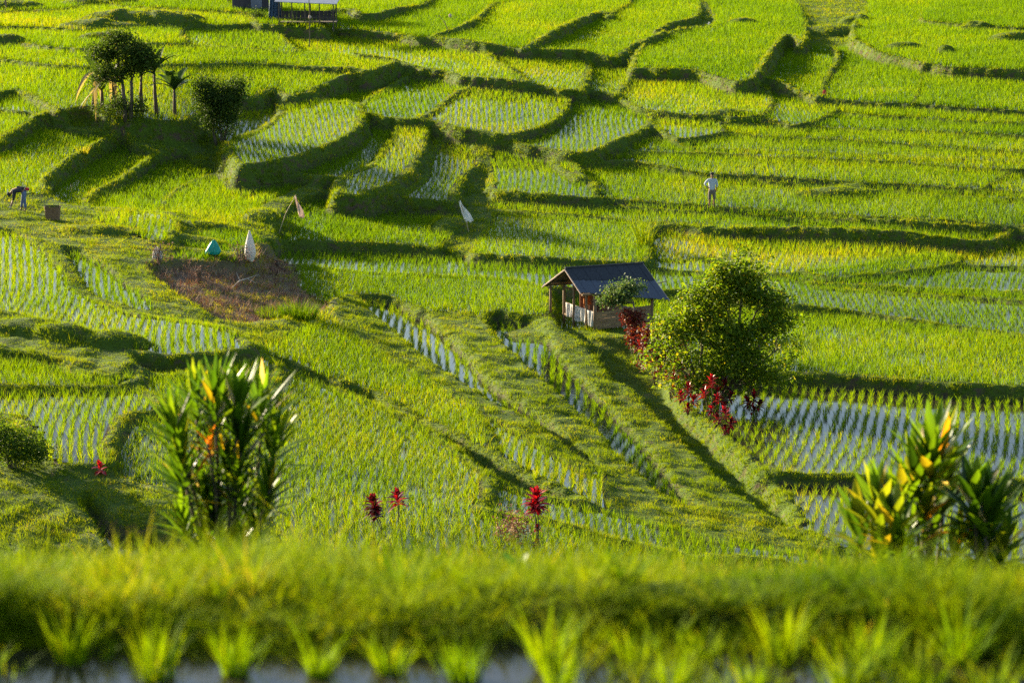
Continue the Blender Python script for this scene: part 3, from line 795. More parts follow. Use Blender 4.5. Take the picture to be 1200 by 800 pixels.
# ------------------------------------------------------------------ placing things on the ground
def at(px, py):
    """the point of the ground seen at a survey pixel"""
    dx, dy, dz = ray(px, py)
    y = np.arange(62, 330, .06)
    t = y / dy; x = dx * t; z = CZ + dz * t
    h = ground_h(x, y)
    k = np.nonzero(z <= h)[0]
    k = k[0] if len(k) else -1
    return Vector((float(x[k]), float(y[k]), float(h[k])))
def gz(x, y): return float(ground_h(np.array([x]), np.array([y]))[0])
def empty(name, loc, label, cat, group=None, rz=0.0):
    o = bpy.data.objects.new(name, None); COL.objects.link(o); o.location = loc; o.rotation_euler.z = rz
    o.empty_display_size = .2
    return tag(o, label, cat, group)
class MB:
    """collects simple shapes into one mesh"""
    def __init__(s): s.bm = bmesh.new()
    def quadprism(s, pts, thick):
        """flat polygon (list of Vector) given thickness along its normal"""
        p = [Vector(q) for q in pts]; n = (p[1] - p[0]).cross(p[2] - p[0]).normalized() * thick
        a = [s.bm.verts.new(q) for q in p]; b = [s.bm.verts.new(q + n) for q in p]
        k = len(p); s.bm.faces.new(a[::-1]); s.bm.faces.new(b)
        for i in range(k): s.bm.faces.new((a[i], a[(i + 1) % k], b[(i + 1) % k], b[i]))
        return s
    def box(s, c, d, rz=0.0, bev=0.0, rx=0.0):
        M = Matrix.Translation(c) @ Matrix.Rotation(rz, 4, 'Z') @ Matrix.Rotation(rx, 4, 'X') @ Matrix.Diagonal((d[0], d[1], d[2], 1))
        r = bmesh.ops.create_cube(s.bm, size=1, matrix=M)
        if bev: bmesh.ops.bevel(s.bm, geom=list({e for v in r['verts'] for e in v.link_edges}), offset=bev, segments=1, affect='EDGES')
        return s
    def tube(s, pts, rad, n=8, cap=True):
        pts = [Vector(p) for p in pts]
        if isinstance(rad, (int, float)): rad = [rad] * len(pts)
        rings = []
        up = Vector((.123, .31, .94)).normalized()
        for i, p in enumerate(pts):
            d = (pts[min(i + 1, len(pts) - 1)] - pts[max(i - 1, 0)]).normalized()
            a = d.cross(up)
            if a.length < .05: a = d.cross(Vector((1, 0, 0)))
            a.normalize(); b = d.cross(a)
            rings.append([s.bm.verts.new(p + (a * math.cos(2 * PI * k / n) + b * math.sin(2 * PI * k / n)) * rad[i]) for k in range(n)])
        for r0, r1 in zip(rings[:-1], rings[1:]):
            for k in range(n): s.bm.faces.new((r0[k], r0[(k + 1) % n], r1[(k + 1) % n], r1[k]))
        if cap: s.bm.faces.new(rings[0][::-1]); s.bm.faces.new(rings[-1])
        return s
    def build(s, name, mat, parent=None, smooth=False):
        bmesh.ops.recalc_face_normals(s.bm, faces=s.bm.faces)
        me = bpy.data.meshes.new(name); s.bm.to_mesh(me); s.bm.free()
        for p in me.polygons: p.use_smooth = smooth
        me.materials.append(mat)
        o = bpy.data.objects.new(name, me); COL.objects.link(o)
        if parent: o.parent = parent
        return o

BARK = solid_mat('grey_brown_bark', (.10, .075, .05), (.24, .19, .13), 9, .9, .6, stretch=(1, 1, .25))
DBARK = solid_mat('dark_bark', (.05, .04, .03), (.13, .10, .07), 9, .9, .6, stretch=(1, 1, .25))
WOOD = solid_mat('weathered_post_wood', (.13, .085, .05), (.30, .20, .12), 7, .8, .5, stretch=(1, 1, .15))
LEAF_TREE = leaf_mat('tree_leaf', [(0, (.028, .055, .010)), (.4, (.07, .13, .010)), (.7, (.125, .19, .010)), (.93, (.20, .22, .012)), (1, (.30, .25, .02))], .55, (1.6, 1.5, .4), .5, spec=.2)
LEAF_DARK = leaf_mat('dark_leaf', [(0, (.02, .04, .010)), (.5, (.045, .08, .012)), (.9, (.10, .14, .015)), (1, (.13, .10, .03))], .35, (1.5, 1.5, .6), .6, spec=.1)
LEAF_BLUE = leaf_mat('grey_green_leaf', [(0, (.035, .075, .03)), (.5, (.07, .13, .045)), (.9, (.14, .19, .05)), (1, (.28, .25, .06))], .35, (1.5, 1.4, .5), .5, spec=.25)
LEAF_RED = leaf_mat('red_leaf', [(0, (.035, .010, .014)), (.4, (.10, .012, .018)), (.75, (.24, .008, .020)), (1, (.45, .02, .02))], .4, (1.7, .7, .6), .35, spec=.5)
LEAF_CROTON = leaf_mat('croton_leaf', [(0, (.04, .010, .010)), (.4, (.10, .016, .012)), (.7, (.20, .035, .015)), (.9, (.28, .20, .03)), (1, (.14, .20, .02))], .3, (1.4, .9, .5), .5, spec=.25)
LEAF_SWORD = leaf_mat('sword_leaf', [(0, (.012, .035, .006)), (.35, (.04, .10, .006)), (.65, (.10, .19, .008)), (.84, (.22, .24, .015)), (.93, (.55, .17, .015)), (1, (.62, .50, .36))], .55, (1.7, 1.5, .4), .38, spec=.4)
LEAF_BANANA = leaf_mat('banana_leaf', [(0, (.03, .065, .02)), (.5, (.06, .11, .025)), (.8, (.14, .19, .03)), (.92, (.25, .20, .10)), (1, (.34, .26, .17))], .4, (1.5, 1.4, .5), .5, spec=.15)
DRYMAT = leaf_mat('dry_stalk', [(0, (.07, .045, .035)), (.5, (.20, .095, .06)), (1, (.38, .27, .18))], .2, (1.2, 1, .8), .8)

def leaf_cloud(P, size, tint, asp=.5, up=.2, name='foliage', mat=LEAF_TREE, parent=None, tj=.15, fold=.25):
    """many small pointed folded leaves at points P"""
    n = len(P)
    d = RNG.normal(0, 1, (n, 3)); d[:, 2] = d[:, 2] * .7 - up * 0 ; d /= np.linalg.norm(d, axis=1)[:, None]
    r = RNG.normal(0, 1, (n, 3)); s = np.cross(d, r); s /= np.linalg.norm(s, axis=1)[:, None]
    nn = np.cross(d, s)
    L = size * RNG.uniform(.6, 1.25, n)[:, None]; W = L * asp * .5
    mid = P + d * L * .45 - nn * L * .08
    V = np.stack([P, mid + s * W + nn * W * fold, P + d * L - np.array([0, 0, .12]) * L, mid - s * W + nn * W * fold, mid], 1).reshape(-1, 3)
    f = np.array([[0, 1, 4], [1, 2, 4], [0, 4, 3], [4, 2, 3]])
    F = (np.arange(n)[:, None, None] * 5 + f[None]).reshape(-1, 3)
    T = np.repeat(np.clip(tint + RNG.normal(0, tj, n), 0, 1), 5)
    return make_mesh(name, V, F, mat, {'tint': T}, False, parent)

def crown_points(lobes, n, clump=26, spread=.22, seed=0):
    g = np.random.default_rng(seed)
    vol = np.array([l[3] * l[4] * l[5] for l in lobes]); pr = vol ** .75; pr /= pr.sum()
    nc = n // clump
    k = g.choice(len(lobes), nc, p=pr)
    d = g.normal(0, 1, (nc, 3)); d /= np.linalg.norm(d, axis=1)[:, None]
    rad = g.random(nc) ** .4 * (1 + g.normal(0, .10, nc))
    Lb = np.array(lobes)
    c = Lb[k, :3] + d * rad[:, None] * Lb[k, 3:6]
    # leave gaps: drop clumps where a low frequency field is small
    keep = vnoise(c[:, 0] * 1.9 + 9, c[:, 2] * 1.9 + c[:, 1] * 1.3 + 9, seed) > .31
    c = c[keep]; ct = g.normal(0, .12, len(c))
    P = np.repeat(c, clump, 0) + g.normal(0, spread, (len(c) * clump, 3)) * np.array([1, 1, .75])
    return P, np.repeat(ct, clump), c

def tree(name, loc, lobes, n, size, label, cat, group=None, mat=LEAF_TREE, bark=BARK, tr=.14, forks=1, tint=.45, asp=.5, seed=0, lean=(0, 0), spread=.22, clump=26):
    root = empty(name, loc, label, cat, group)
    P, ct, C = crown_points(lobes, n, clump, spread, seed)
    g = random.Random(seed)
    zmin = min(l[2] - l[5] * .4 for l in lobes)
    m = MB(); stems = []
    for f in range(forks):
        ox = (f - (forks - 1) / 2) * tr * 2.4
        top = Vector((ox * 2 + lean[0], g.uniform(-.2, .2) + lean[1], max(zmin, .5)))
        pts = [Vector((ox, 0, -.25)), Vector((ox * 1.3 + g.uniform(-.1, .1), g.uniform(-.1, .1), top.z * .5)), top]
        m.tube(pts, [tr * 1.25, tr * .95, tr * .75], 9); stems.append(top)
    m.build('trunk', bark, root, True)
    m = MB()
    for l in lobes:
        s = min(stems, key=lambda q: (q - Vector(l[:3])).length)
        e = Vector(l[:3]); mid = (s + e) / 2 + Vector((g.uniform(-.2, .2), g.uniform(-.2, .2), -.1))
        m.tube([s - Vector((0, 0, .1)), mid, e], [tr * .6, tr * .4, tr * .2], 6)
        for k in range(7):
            c = C[g.randrange(len(C))] if len(C) else l[:3]
            cc = Vector(c)
            if (cc - e).length < max(l[3:6]) * 1.3: m.tube([e + (mid - e) * g.random() * .5, (e + cc) / 2 + Vector((0, 0, .08)), cc], [tr * .2, tr * .12, tr * .05], 4)
    m.build('branches', bark, root, True)
    leaf_cloud(P, size, np.clip(tint + ct, 0, 1), asp, name='crown', mat=mat, parent=root)
    return root

# ---- sword-leaved plants (cordylines)
def sword_leaves(P, D, L, W, T, name, mat, parent, droop=.5, seg=5, fold=.35):
    """P base, D unit direction, arcs over under its own weight"""
    n = len(P); Z = np.array([0, 0, 1.0])
    S = np.cross(D, Z); S /= np.maximum(np.linalg.norm(S, axis=1), 1e-3)[:, None]
    U = np.cross(S, D)
    prof = [.35, .8, 1.0, .85, .5, 0]
    V = []; TT = []
    for k in range(seg + 1):
        t = k / seg
        w = prof[k] * W[:, None] * .5
        c = P + D * (L * t)[:, None] - Z * (droop * L * t * t)[:, None] * (1 - np.abs(D[:, 2:3]) * .6)
        V += [c + S * w + U * w * fold, c, c - S * w + U * w * fold]
        TT += [T, T, T]
    V = np.stack(V, 1).reshape(-1, 3); TT = np.stack(TT, 1).ravel()
    f = []
    for k in range(seg):
        a = 3 * k
        f += [[a, a + 1, a + 4, a + 3], [a + 1, a + 2, a + 5, a + 4]]
    F = (np.arange(n)[:, None, None] * (3 * (seg + 1)) + np.array(f)[None]).reshape(-1, 4)
    return make_mesh(name, V, F, mat, {'tint': TT}, True, parent)
def rosette(top, axis, n, L, W, tint, name, mat, parent, g, tj=.18, length=.22, droop=.45, specials=(), spread=75):
    """leaves up the last stretch of a cane: young ones upright, old ones spread"""
    k = np.arange(n) / n
    az = k * n * 2.4 + g.uniform(0, 6); el = np.radians(80 - spread * (1 - k) ** .8 + g.normal(0, 7, n))
    ax = np.array(axis) / np.linalg.norm(axis)
    e1 = np.cross(ax, [0.3, 1, 0]); e1 /= np.linalg.norm(e1); e2 = np.cross(ax, e1)
    D = (np.cos(el) * np.cos(az))[:, None] * e1 + (np.cos(el) * np.sin(az))[:, None] * e2 + np.sin(el)[:, None] * ax
    P = np.array(top) - ax * length * (1 - k)[:, None]
    Ls = L * (.65 + .35 * np.sin(PI * (.15 + .75 * k))) * g.uniform(.85, 1.15, n)
    T = np.clip(tint + g.normal(0, tj, n), 0, .86)
    for p, v in specials:
        T = np.where(g.random(n) < p, v, T)
    return sword_leaves(P, D, Ls, np.full(n, W) * g.uniform(.8, 1.2, n), T, name, mat, parent, droop)

def sword_clump(name, loc, canes, L, W, nl, label, cat, group=None, mat=LEAF_SWORD, tint=.35, seed=1, specials=((.03, .93), (.05, 1.0)), stem_r=.018, droop=.3, rlen=.30, spread=75):
    root = empty(name, loc, label, cat, group)
    g = np.random.default_rng(seed)
    for (bx, by, tx, ty, tz, sc) in canes:
        base = Vector((bx, by, -.08)); top = Vector((tx, ty, tz))
        mid = base.lerp(top, .5) + Vector((g.normal(0, .03), g.normal(0, .03), .04))
        c = MB().tube([base, mid, top], [stem_r * 1.2, stem_r, stem_r * .8], 7).build('cane', DBARK, root, True)
        ax = (top - mid).normalized() + Vector((0, 0, .25))
        rosette(tuple(top), tuple(ax), int(nl * sc), L * sc, W, tint, 'leaf_rosette', mat, c, g, specials=specials, length=rlen * sc, droop=droop, spread=spread)
    return root

gr_ = random.Random(4)
# the big blurred clump on the left of the near bank
lp = at(262, 648); lp = Vector((lp.x, 24.6, gz(lp.x, 24.6)))
lp.x = (262 - 600) / FPX * (24.6 * CP + (CZ - lp.z) * SP)
S_ = 122.0
heads = [(270,520,.8),(248,565,.8),(285,572,.8),(258,432,1.1),(288,440,1.1),(230,450,1.0),(205,470,.95),(312,455,1.0),(330,490,.95),(215,510,.95),(250,490,1),(290,490,1),(205,550,.9),(235,545,.95),(325,540,.9),(285,535,.95),(212,590,.8),(255,590,.9),(310,590,.8),(240,618,.7),(285,615,.7)]
canes = []
for (hx, hy, sc) in heads:
    tx = (hx - 262) / S_; tz = max(.15, (662 - hy) / S_)
    canes.append((tx * .25 + gr_.uniform(-.05, .05), gr_.uniform(-.1, .1), tx, gr_.uniform(-.3, .3), tz, sc))
sword_clump('cordyline_shrub', lp, canes, .58, .060, 32, 'big dark green sword-leaved shrub with one orange shoot on the left of the near bank', 'shrub', tint=.42, seed=3, specials=((.03, .86), (.01, 1.0)), rlen=.36, droop=.12, spread=55)
g0 = np.random.default_rng(9)
lroot = [o for o in bpy.data.objects if o.name == 'cordyline_shrub'][0]
c = MB().tube([(-.02, -.1, .1), (-.04, -.16, .9), (-.10, -.2, 1.40)], [.02, .018, .014], 7).build('cane', DBARK, lroot, True)
o_ = rosette((-.10, -.2, 1.40), (-.35, 0, 1), 9, .34, .05, .93, 'leaf_rosette', LEAF_SWORD, c, g0, tj=.012, length=.12)
o_['label'] = 'orange young leaves of the shrub'
for a in (o_.data.attributes['tint'],):
    a.data.foreach_set('value', np.full(len(o_.data.vertices), .93, np.float32))
# the three clumps on the right
def near_pt(px, y):
    z = gz(0, y)
    for _ in range(3):
        x = (px - 600) / FPX * (y * CP + (CZ - z) * SP); z = gz(x, y)
    return Vector((x, y, z))
S2 = 3000 / 24.2
def clump_at(px, y, base_py, heads, **kw):
    p = near_pt(px, y); s = FPX / (y * CP + (CZ - p.z) * SP)
    cs = []
    for (hx, hy, sc) in heads:
        tx = (hx - px) / s; tz = max(.12, (base_py - hy + 20) / s)
        cs.append((tx * .3 + gr_.uniform(-.05, .05), gr_.uniform(-.08, .08), tx, gr_.uniform(-.25, .25), tz, sc))
    return sword_clump('cordyline_shrub', p, cs, **kw)
def project_py(p): return project(p.x, p.y, p.z)[1]
pp = near_pt(1085, 23.0)
clump_at(1085, 23.0, project_py(pp), [(1082,535,1.1),(1098,545,1.1),(1065,560,1),(1050,590,.95),(1110,580,.95),(1075,600,.95),(1095,620,.9),(1060,640,.8),(1120,640,.75)],
 L=.56, W=.105, nl=22, rlen=.40, spread=50, label='tallest of the sword-leaved shrubs on the right of the near bank', cat='shrub', group='sword-leaved shrubs on the near bank', tint=.55, seed=12, specials=((.03, .90), (.03, 1.0)), droop=.15)
pp = near_pt(1030, 22.4)
clump_at(1030, 22.4, project_py(pp), [(1020,600,1),(1040,615,1),(1003,625,.9),(1030,650,.8),(1050,645,.8)],
 L=.52, W=.10, nl=22, rlen=.4, spread=50, label='low yellow-green sword-leaved shrub left of the tallest one', cat='shrub', group='sword-leaved shrubs on the near bank', tint=.66, seed=13, specials=((.04, .84),), droop=.15)
pp = near_pt(1148, 22.6)
clump_at(1148, 22.6, project_py(pp), [(1150,600,1),(1130,585,1),(1168,620,1),(1145,640,.9),(1175,655,.8)],
 L=.56, W=.11, nl=20, rlen=.4, spread=50, label='dark sword-leaved shrub with stiff blades, rightmost on the near bank', cat='shrub', group='sword-leaved shrubs on the near bank', tint=.36, seed=14, specials=((.04, 1.0),), droop=.12)

# red cordylines
def red_plant(px, py, h, label, heads=None, n=34, L=.52, W=.15, tint=.6, seed=0, group='red-leaved cordylines', sp=((.3, .9),)):
    p = at(px, py)
    cs = heads or [(0, 0, gr_.uniform(-.08, .08), 0, h, 1.0)]
    return sword_clump('red_cordyline', p, cs, L, W, n, label, 'red plant', group, LEAF_RED, tint * .8, seed, sp, .016, .45)
red_plant(118, 556, .3, 'tiny bright red plant alone on the dark dyke at the left', L=.30, n=14, tint=.9, seed=21)
red_plant(450, 628, .85, 'dark maroon plant with drooping leaves, left of a close pair', [(0, 0, -.32, 0, 1.05, 1.15), (0, 0, -.24, .05, .78, .85)], n=34, L=.36, tint=.30, seed=22, sp=((.15, .8),))
red_plant(467, 618, .85, 'crimson-topped plant, right of a close pair', [(0, 0, -.03, 0, 1.02, 1.1)], n=24, L=.36, tint=.62, seed=23)
red_plant(630, 652, 1.7, 'tallest red plant, brilliant red on a bare stem, on its own near the centre', [(0, 0, -.03, 0, 1.85, 1.4), (0, 0, -.10, .05, 1.55, .95), (0, 0, -.0, .05, .9, .45), (0, 0, -.02, .02, .45, .45)], n=34, L=.36, tint=.68, seed=24, sp=((.35, .88),))
tree('dry_shrub', at(603, 640), [(0, 0, .55, .35, .3, .45)], 500, .13, 'small brown twiggy shrub beside the tallest red plant', 'shrub', mat=DRYMAT, tr=.02, forks=2, seed=31, clump=10)
for k, (px, py, h, hx, lb, tn) in enumerate([(768,452,1.5,.0,'red plant at the left end of the row below the leafy tree',.5),(786,468,1.4,.1,'maroon plant second from the left in the row below the leafy tree',.35),
        (806,486,1.1,.0,'orange-red plant over the edge of the pond, beside the dark slope',.75),(800,470,1.5,-.1,'dark red plant behind the orange-red one at the pond edge',.3),
        (833,494,1.6,.0,'scarlet plant standing against the shining pond water',.8),(852,510,.9,-.1,'dark crimson plant lowest at the pond edge',.4),(883,486,.8,0,'purple-red plant alone in the pond, rightmost of the row',.5),
        (757,430,1.3,.0,'reddish plant highest on the slope below the hut',.55),(846,486,1.3,.1,'blackish red plant right of the scarlet one',.15)]):
    hs = [(0, 0, hx, 0, h, 1.05), (0, 0, hx - .28, .1, h * .72, .9), (0, 0, hx + .25, -.1, h * .62, .85), (0, 0, hx, -.1, h * .35, .7)]
    red_plant(px, py, h, lb, hs, n=26, L=.38, W=.10, tint=tn * .75, seed=40 + k)

# trees
tree('leafy_tree', at(838, 474), [(1.0,0,5.3,1.0,.9,.75),(.5,.1,4.7,1.3,1.1,.8),(1.7,0,4.1,1.1,1.0,.7),(-.6,.1,3.9,1.1,1.0,.7),(2.3,0,3.3,1.0,.9,.5),(-1.4,0,3.0,1.0,.9,.7),(.5,-.2,3.1,1.7,1.4,.8),(2.4,0,2.2,1.0,.9,.45),(-1.9,0,1.9,.9,.9,.7),(.2,-.3,1.9,1.9,1.4,.7),(1.9,0,1.2,1.1,.9,.45),(-.6,-.3,1.0,1.6,1.2,.6)],
     29000, .18, 'large bushy yellow-green tree standing right of the hut', 'tree', tr=.13, forks=3, seed=5, tint=.58, spread=.20)
tree('small_tree', at(742, 404), [(-.55,.1,2.15,.75,.6,.45),(-.15,0,2.35,.6,.5,.4),(-.95,.1,1.95,.4,.4,.3)], 3600, .13, 'small grey-green tree leaning in front of the hut roof', 'tree', mat=LEAF_BLUE, tr=.045, forks=1, seed=6, tint=.55, spread=.14)
tree('croton_shrub', at(744, 414), [(-.15,0,1.55,.42,.4,.35),(0,0,1.1,.5,.42,.4),(.1,0,.65,.4,.36,.35)], 3600, .13, 'rusty red leafy shrub at the front right of the hut', 'shrub', mat=LEAF_CROTON, tr=.03, forks=3, seed=7, tint=.42, spread=.12)
tree('croton_shrub', at(775, 440), [(-.3,0,1.5,.8,.6,.6),(.4,0,1.0,.7,.6,.5),(-.4,0,.7,.7,.6,.5)], 3600, .15, 'orange and red leafy shrub between the hut and the leafy tree', 'shrub', mat=LEAF_CROTON, tr=.03, forks=3, seed=8, tint=.55, spread=.16)
tree('dark_bush', at(16, 548), [(-.1,0,.75,.8,.7,.55),(.6,.1,.5,.6,.6,.4),(-.7,0,1.0,.6,.6,.5)], 7000, .10, 'dark leafy bush at the left edge of the picture', 'bush', mat=LEAF_TREE, tr=.04, forks=3, seed=9, tint=.28, spread=.16)
tree('round_tree', at(150, 139), [(0,0,3.9,1.35,1.3,.8),(-1.3,0,3.6,.9,1.0,.6),(.9,0,3.4,1.0,.9,.7),(-.5,0,4.6,.8,.8,.4),(-.6,0,2.6,1.1,.8,.5),(.5,0,2.9,.8,.8,.4),(-1.5,0,2.3,.6,.5,.5)], 13000, .17, 'round-crowned dark tree in the grove at the upper left', 'tree', mat=LEAF_DARK, bark=DBARK, tr=.11, forks=2, seed=10, tint=.5)
tree('dark_shrub', at(258, 166), [(-.75,0,2.9,.75,.7,.8),(.75,0,2.9,.75,.7,.7),(0,0,2.0,1.2,.9,.8),(0,0,1.0,1.0,.8,.7)], 11000, .16, 'dark two-headed shrub right of the grove at the upper left', 'shrub', mat=LEAF_DARK, bark=DBARK, tr=.08, forks=3, seed=15, tint=.35)

# bananas
def banana(px, py, h, label, n=8, L=1.9, tint=.45, dry=0, seed=0, lean=0.0):
    p = at(px, py); root = empty('banana_plant', p, label, 'banana plant', 'banana plants of the upper left grove')
    g = np.random.default_rng(seed)
    MB().tube([(0, 0, -.2), (lean * .4 + g.uniform(-.07, .07), 0, h * .5), (lean, 0, h)], [.13, .10, .06], 9).build('stem', DRYSTEM, root, True)
    for k in range(n):
        az = k * 2.4 + g.uniform(0, 1); el = math.radians(g.uniform(28, 72) if k >= dry else g.uniform(-20, 20))
        D = np.array([[math.cos(el) * math.cos(az), math.cos(el) * math.sin(az), math.sin(el)]])
        l = L * 1.3 * g.uniform(.75, 1.1)
        T = np.array([np.clip(tint + g.normal(0, .1), 0, .85) if k >= dry else .97])
        sword_leaves(np.array([[lean, 0, h - .08]]), D, np.array([l]), np.array([.5 if k >= dry else .26]), T, 'leaf', LEAF_BANANA, root, droop=.75 if k >= dry else 1.0, fold=.25)
    return root
DRYSTEM = solid_mat('banana_stem', (.07, .045, .03), (.18, .12, .08), 5, .8, .4, stretch=(1, 1, .2))
banana(205, 139, 1.7, 'banana plant standing apart, rightmost of the grove', 14, 1.9, .45, 0, 1)
banana(184, 137, 2.6, 'banana plant with a tall upright leaf, second from the right of the grove', 12, 1.9, .35, 1, 2, -.1)
banana(167, 135, 2.3, 'slim banana plant under the round tree', 6, 1.4, .3, 1, 3)
banana(133, 131, 2.0, 'banana plant hung with brown dead leaves, left of the round tree', 9, 1.5, .35, 5, 4)
banana(109, 127, 2.1, 'dried banana plant with bare drooping fronds at the left end of the grove', 8, 1.6, .6, 6, 5, .2)
banana(120, 129, 1.2, 'short young banana plant at the foot of the dried one', 6, 1.1, .6, 2, 6)
tree('dark_bush', at(140, 137), [(0,0,.7,1.2,.7,.6),(-.9,0,.6,.6,.6,.5),(1.1,0,.5,.5,.5,.4)], 2600, .16, 'low dark undergrowth at the foot of the upper left grove', 'bush', mat=LEAF_DARK, tr=.03, forks=3, seed=16, tint=.5)

# feathery grasses, reeds and weeds that stand out
def grass_clump(name, px, py, n, h, rad, label, cat, tint=.5, w=.03, lean=.35, mat=None, dx=0, curl=.4):
    p = at(px, py); B = Batch()
    tufts(B, np.zeros(n), np.zeros(n), np.zeros(n), 1, h, w, rad, lean, curl, tint, 4, .15)
    o = B.build(name, mat or M_GRASS); o.location = p
    return tag(o, label, cat)
grass_clump('reed_clump', 755, 288, 90, 1.9, .35, 'pale feathery reeds growing alone on a dyke above the hut', 'reeds', .62, .03, .25)
grass_clump('tall_grass', 350, 372, 420, .75, .75, 'tall blue-green grass clump at the lower edge of the bare patch', 'grass clump', .12, .03, .3)
grass_clump('tall_grass', 318, 374, 300, .6, .6, 'shorter green grass clump left of the tall blue-green one', 'grass clump', .25, .03, .3)
grass_clump('tall_grass', 97, 180, 60, .5, .3, 'sunlit yellow tuft on a shaded dyke at the upper left', 'grass clump', .95, .04, .4)
# broad leaves in the blurred foreground
tp = near_pt(606, 15.0); root = empty('taro_plant', tp, 'broad-leaved dark green weed blurred in the near grass at the centre', 'weed')
for k, (az, el, l) in enumerate([(2.7, 65, .20), (.3, 70, .19), (1.2, 50, .14)]):
    D = np.array([[math.cos(R(el)) * math.cos(az), math.cos(R(el)) * math.sin(az) , math.sin(R(el))]])
    MB().tube([(0, 0, -.03), tuple(D[0] * .03 + np.array([0, 0, .05]))], .006, 6).build('stem', DBARK, root)
    sword_leaves(D * .03 + np.array([[0, 0, .04]]), D, np.array([l]), np.array([.13]), np.array([.1]), 'leaf', leaf_mat('weed_leaf', [(0, (.02, .09, .01)), (1, (.05, .16, .02))], .4), root, .3)

# the bare garden patch: dry stalks, dead shrubs, a fallen branch
pc = np.argwhere(isD[wl]); sel = pc[RNG.integers(0, len(pc), 1500)]
x = gx[sel[:, 1]] + RNG.uniform(-.1, .1, 1500); y = gy[sel[:, 0]] + RNG.uniform(-.1, .1, 1500)
B = Batch(); tufts(B, x, y, bil(HH, x, y), 5, RNG.uniform(.06, .48, 1500) * (.4 + 1.2 * fnoise(x * 1.5, y * 1.5, 66)), .022, .06, .6, .3, RNG.uniform(.1, 1, 1500), 2)
tag(B.build('dry_stalks', DRYMAT), 'brown withered stalks standing in the bare garden patch', 'stalks', kind='stuff')
def dead_shrub(px, py, h, label, seed):
    p = at(px, py); root = empty('dead_shrub', p, label, 'dead shrub', 'dead shrubs at the bare patch'); g = random.Random(seed)
    m = MB()
    for k in range(12):
        a = g.uniform(0, 6.28); r = g.uniform(.2, .6) * h
        m.tube([(0, 0, -.05), (math.cos(a) * r * .5, math.sin(a) * r * .5, h * g.uniform(.6, .9)), (math.cos(a) * r * 1.2, math.sin(a) * r * 1.2, h * g.uniform(.3, 1.0))], [.02, .015, .006], 5)
    m.build('branches', BARK, root)
    n = 160; az = RNG.uniform(0, 6.28, n); rr2 = RNG.uniform(.05, .6, n) * h
    leaf_cloud(np.stack([np.cos(az) * rr2, np.sin(az) * rr2, RNG.uniform(.1, .95, n) * h], 1), .14, RNG.uniform(0, .7, n), .3, name='withered_leaves', mat=DRYMAT, parent=root)
dead_shrub(186, 312, 1.1, 'arching brown dead shrub beside the white sack at the left of the bare patch', 1)
dead_shrub(282, 312, .95, 'brown dead shrub in front of the tall white cloth', 2)
dead_shrub(234, 330, .7, 'thin reddish dead shrub in the middle of the bare patch', 3)
dead_shrub(325, 318, .55, 'low dead shrub at the right end of the bare patch', 4)
p0 = at(272, 338); m = MB()
m.tube([(0, 0, .03), (.3, .3, .28), (.6, .5, .34), (1.1, .6, .5)], [.035, .03, .025, .01], 6); m.tube([(.3, .3, .28), (.15, .5, .6)], [.02, .008], 5); m.tube([(.6, .5, .34), (1.0, .2, .2)], [.02, .008], 5)
o = m.build('fallen_branch', solid_mat('bleached_wood', (.30, .25, .2), (.5, .44, .36), 8)); o.location = p0
tag(o, 'bleached forked branch lying on the bare patch', 'branch')
# ------------------------------------------------------------------ the field hut
E0 = at(697, 388)
hut = empty('field_hut', E0, 'open wooden field hut with a dark slate-blue pitched roof', 'hut')
Uu = Vector((.82, .572, 0)); Vv_ = Vector((.572, -.82, 0)); UP = Vector((0, 0, 1))
def H(a, b, z): return Uu * a + Vv_ * b + UP * z          # a along the ridge, b towards the viewer from the front posts, z up
WID = 2.25; LEN = 3.1
ROOF_U = solid_mat('old_tar_roof', (.018, .020, .026), (.045, .048, .058), 14, .75, .5, spec=.3)
ROOF_L = solid_mat('slate_blue_roof', (.045, .052, .075), (.085, .095, .125), 12, .6, .5, spec=.4)
PLANK = solid_mat('hut_planks', (.16, .10, .055), (.34, .22, .12), 5, .8, .5, stretch=(.3, .3, 3))
PALE = solid_mat('pale_board', (.35, .25, .20), (.55, .42, .35), 6)
rl = H(-.75, -WID / 2, 2.62); rr_ = H(3.45, -WID / 2, 2.42)
def fr(s, t):      # point on the front slope: s 0..1 along, t metres out
    top = rl.lerp(rr_, s); return top + Vv_ * t - UP * t * (.76 + (-.05) * s)
def bk(s, t):
    top = rl.lerp(rr_, s); return top - Vv_ * t - UP * t * .60
lenf = lambda s: 1.12 + .72 * s
up = MB(); lo = MB()
ns = 14
for i in range(ns):                # sheets laid side by side, each lapping its neighbour
    s0, s1 = i / ns, (i + 1.05) / ns; s1 = min(s1, 1); lift = UP * (.012 * (i % 2))
    up.quadprism([fr(s0, 0) + lift + UP * .03, fr(s1, 0) + lift + UP * .03, fr(s1, lenf(s1) * .46) + lift + UP * .03, fr(s0, lenf(s0) * .5) + lift + UP * .03], .02)
    lo.quadprism([fr(s0, lenf(s0) * .44) + lift, fr(s1, lenf(s1) * .42) + lift, fr(s1, lenf(s1)) + lift, fr(s0, lenf(s0)) + lift], .02)
up.build('upper_roof_sheets', ROOF_U, hut); lo.build('lower_roof_sheets', ROOF_L, hut)
b_ = MB()
for i in range(ns):
    s0, s1 = i / ns, min((i + 1.05) / ns, 1); lift = UP * (.012 * (i % 2))
    b_.quadprism([bk(s0, 0) + lift, bk(s0, 1.65) + lift, bk(s1, 1.65) + lift, bk(s1, 0) + lift], .02)
b_.build('rear_roof', ROOF_L, hut)
MB().tube([rl + UP * .05 - Uu * .03, rr_ + UP * .05 + Uu * .03], .045, 8).build('ridge_cap', ROOF_U, hut)
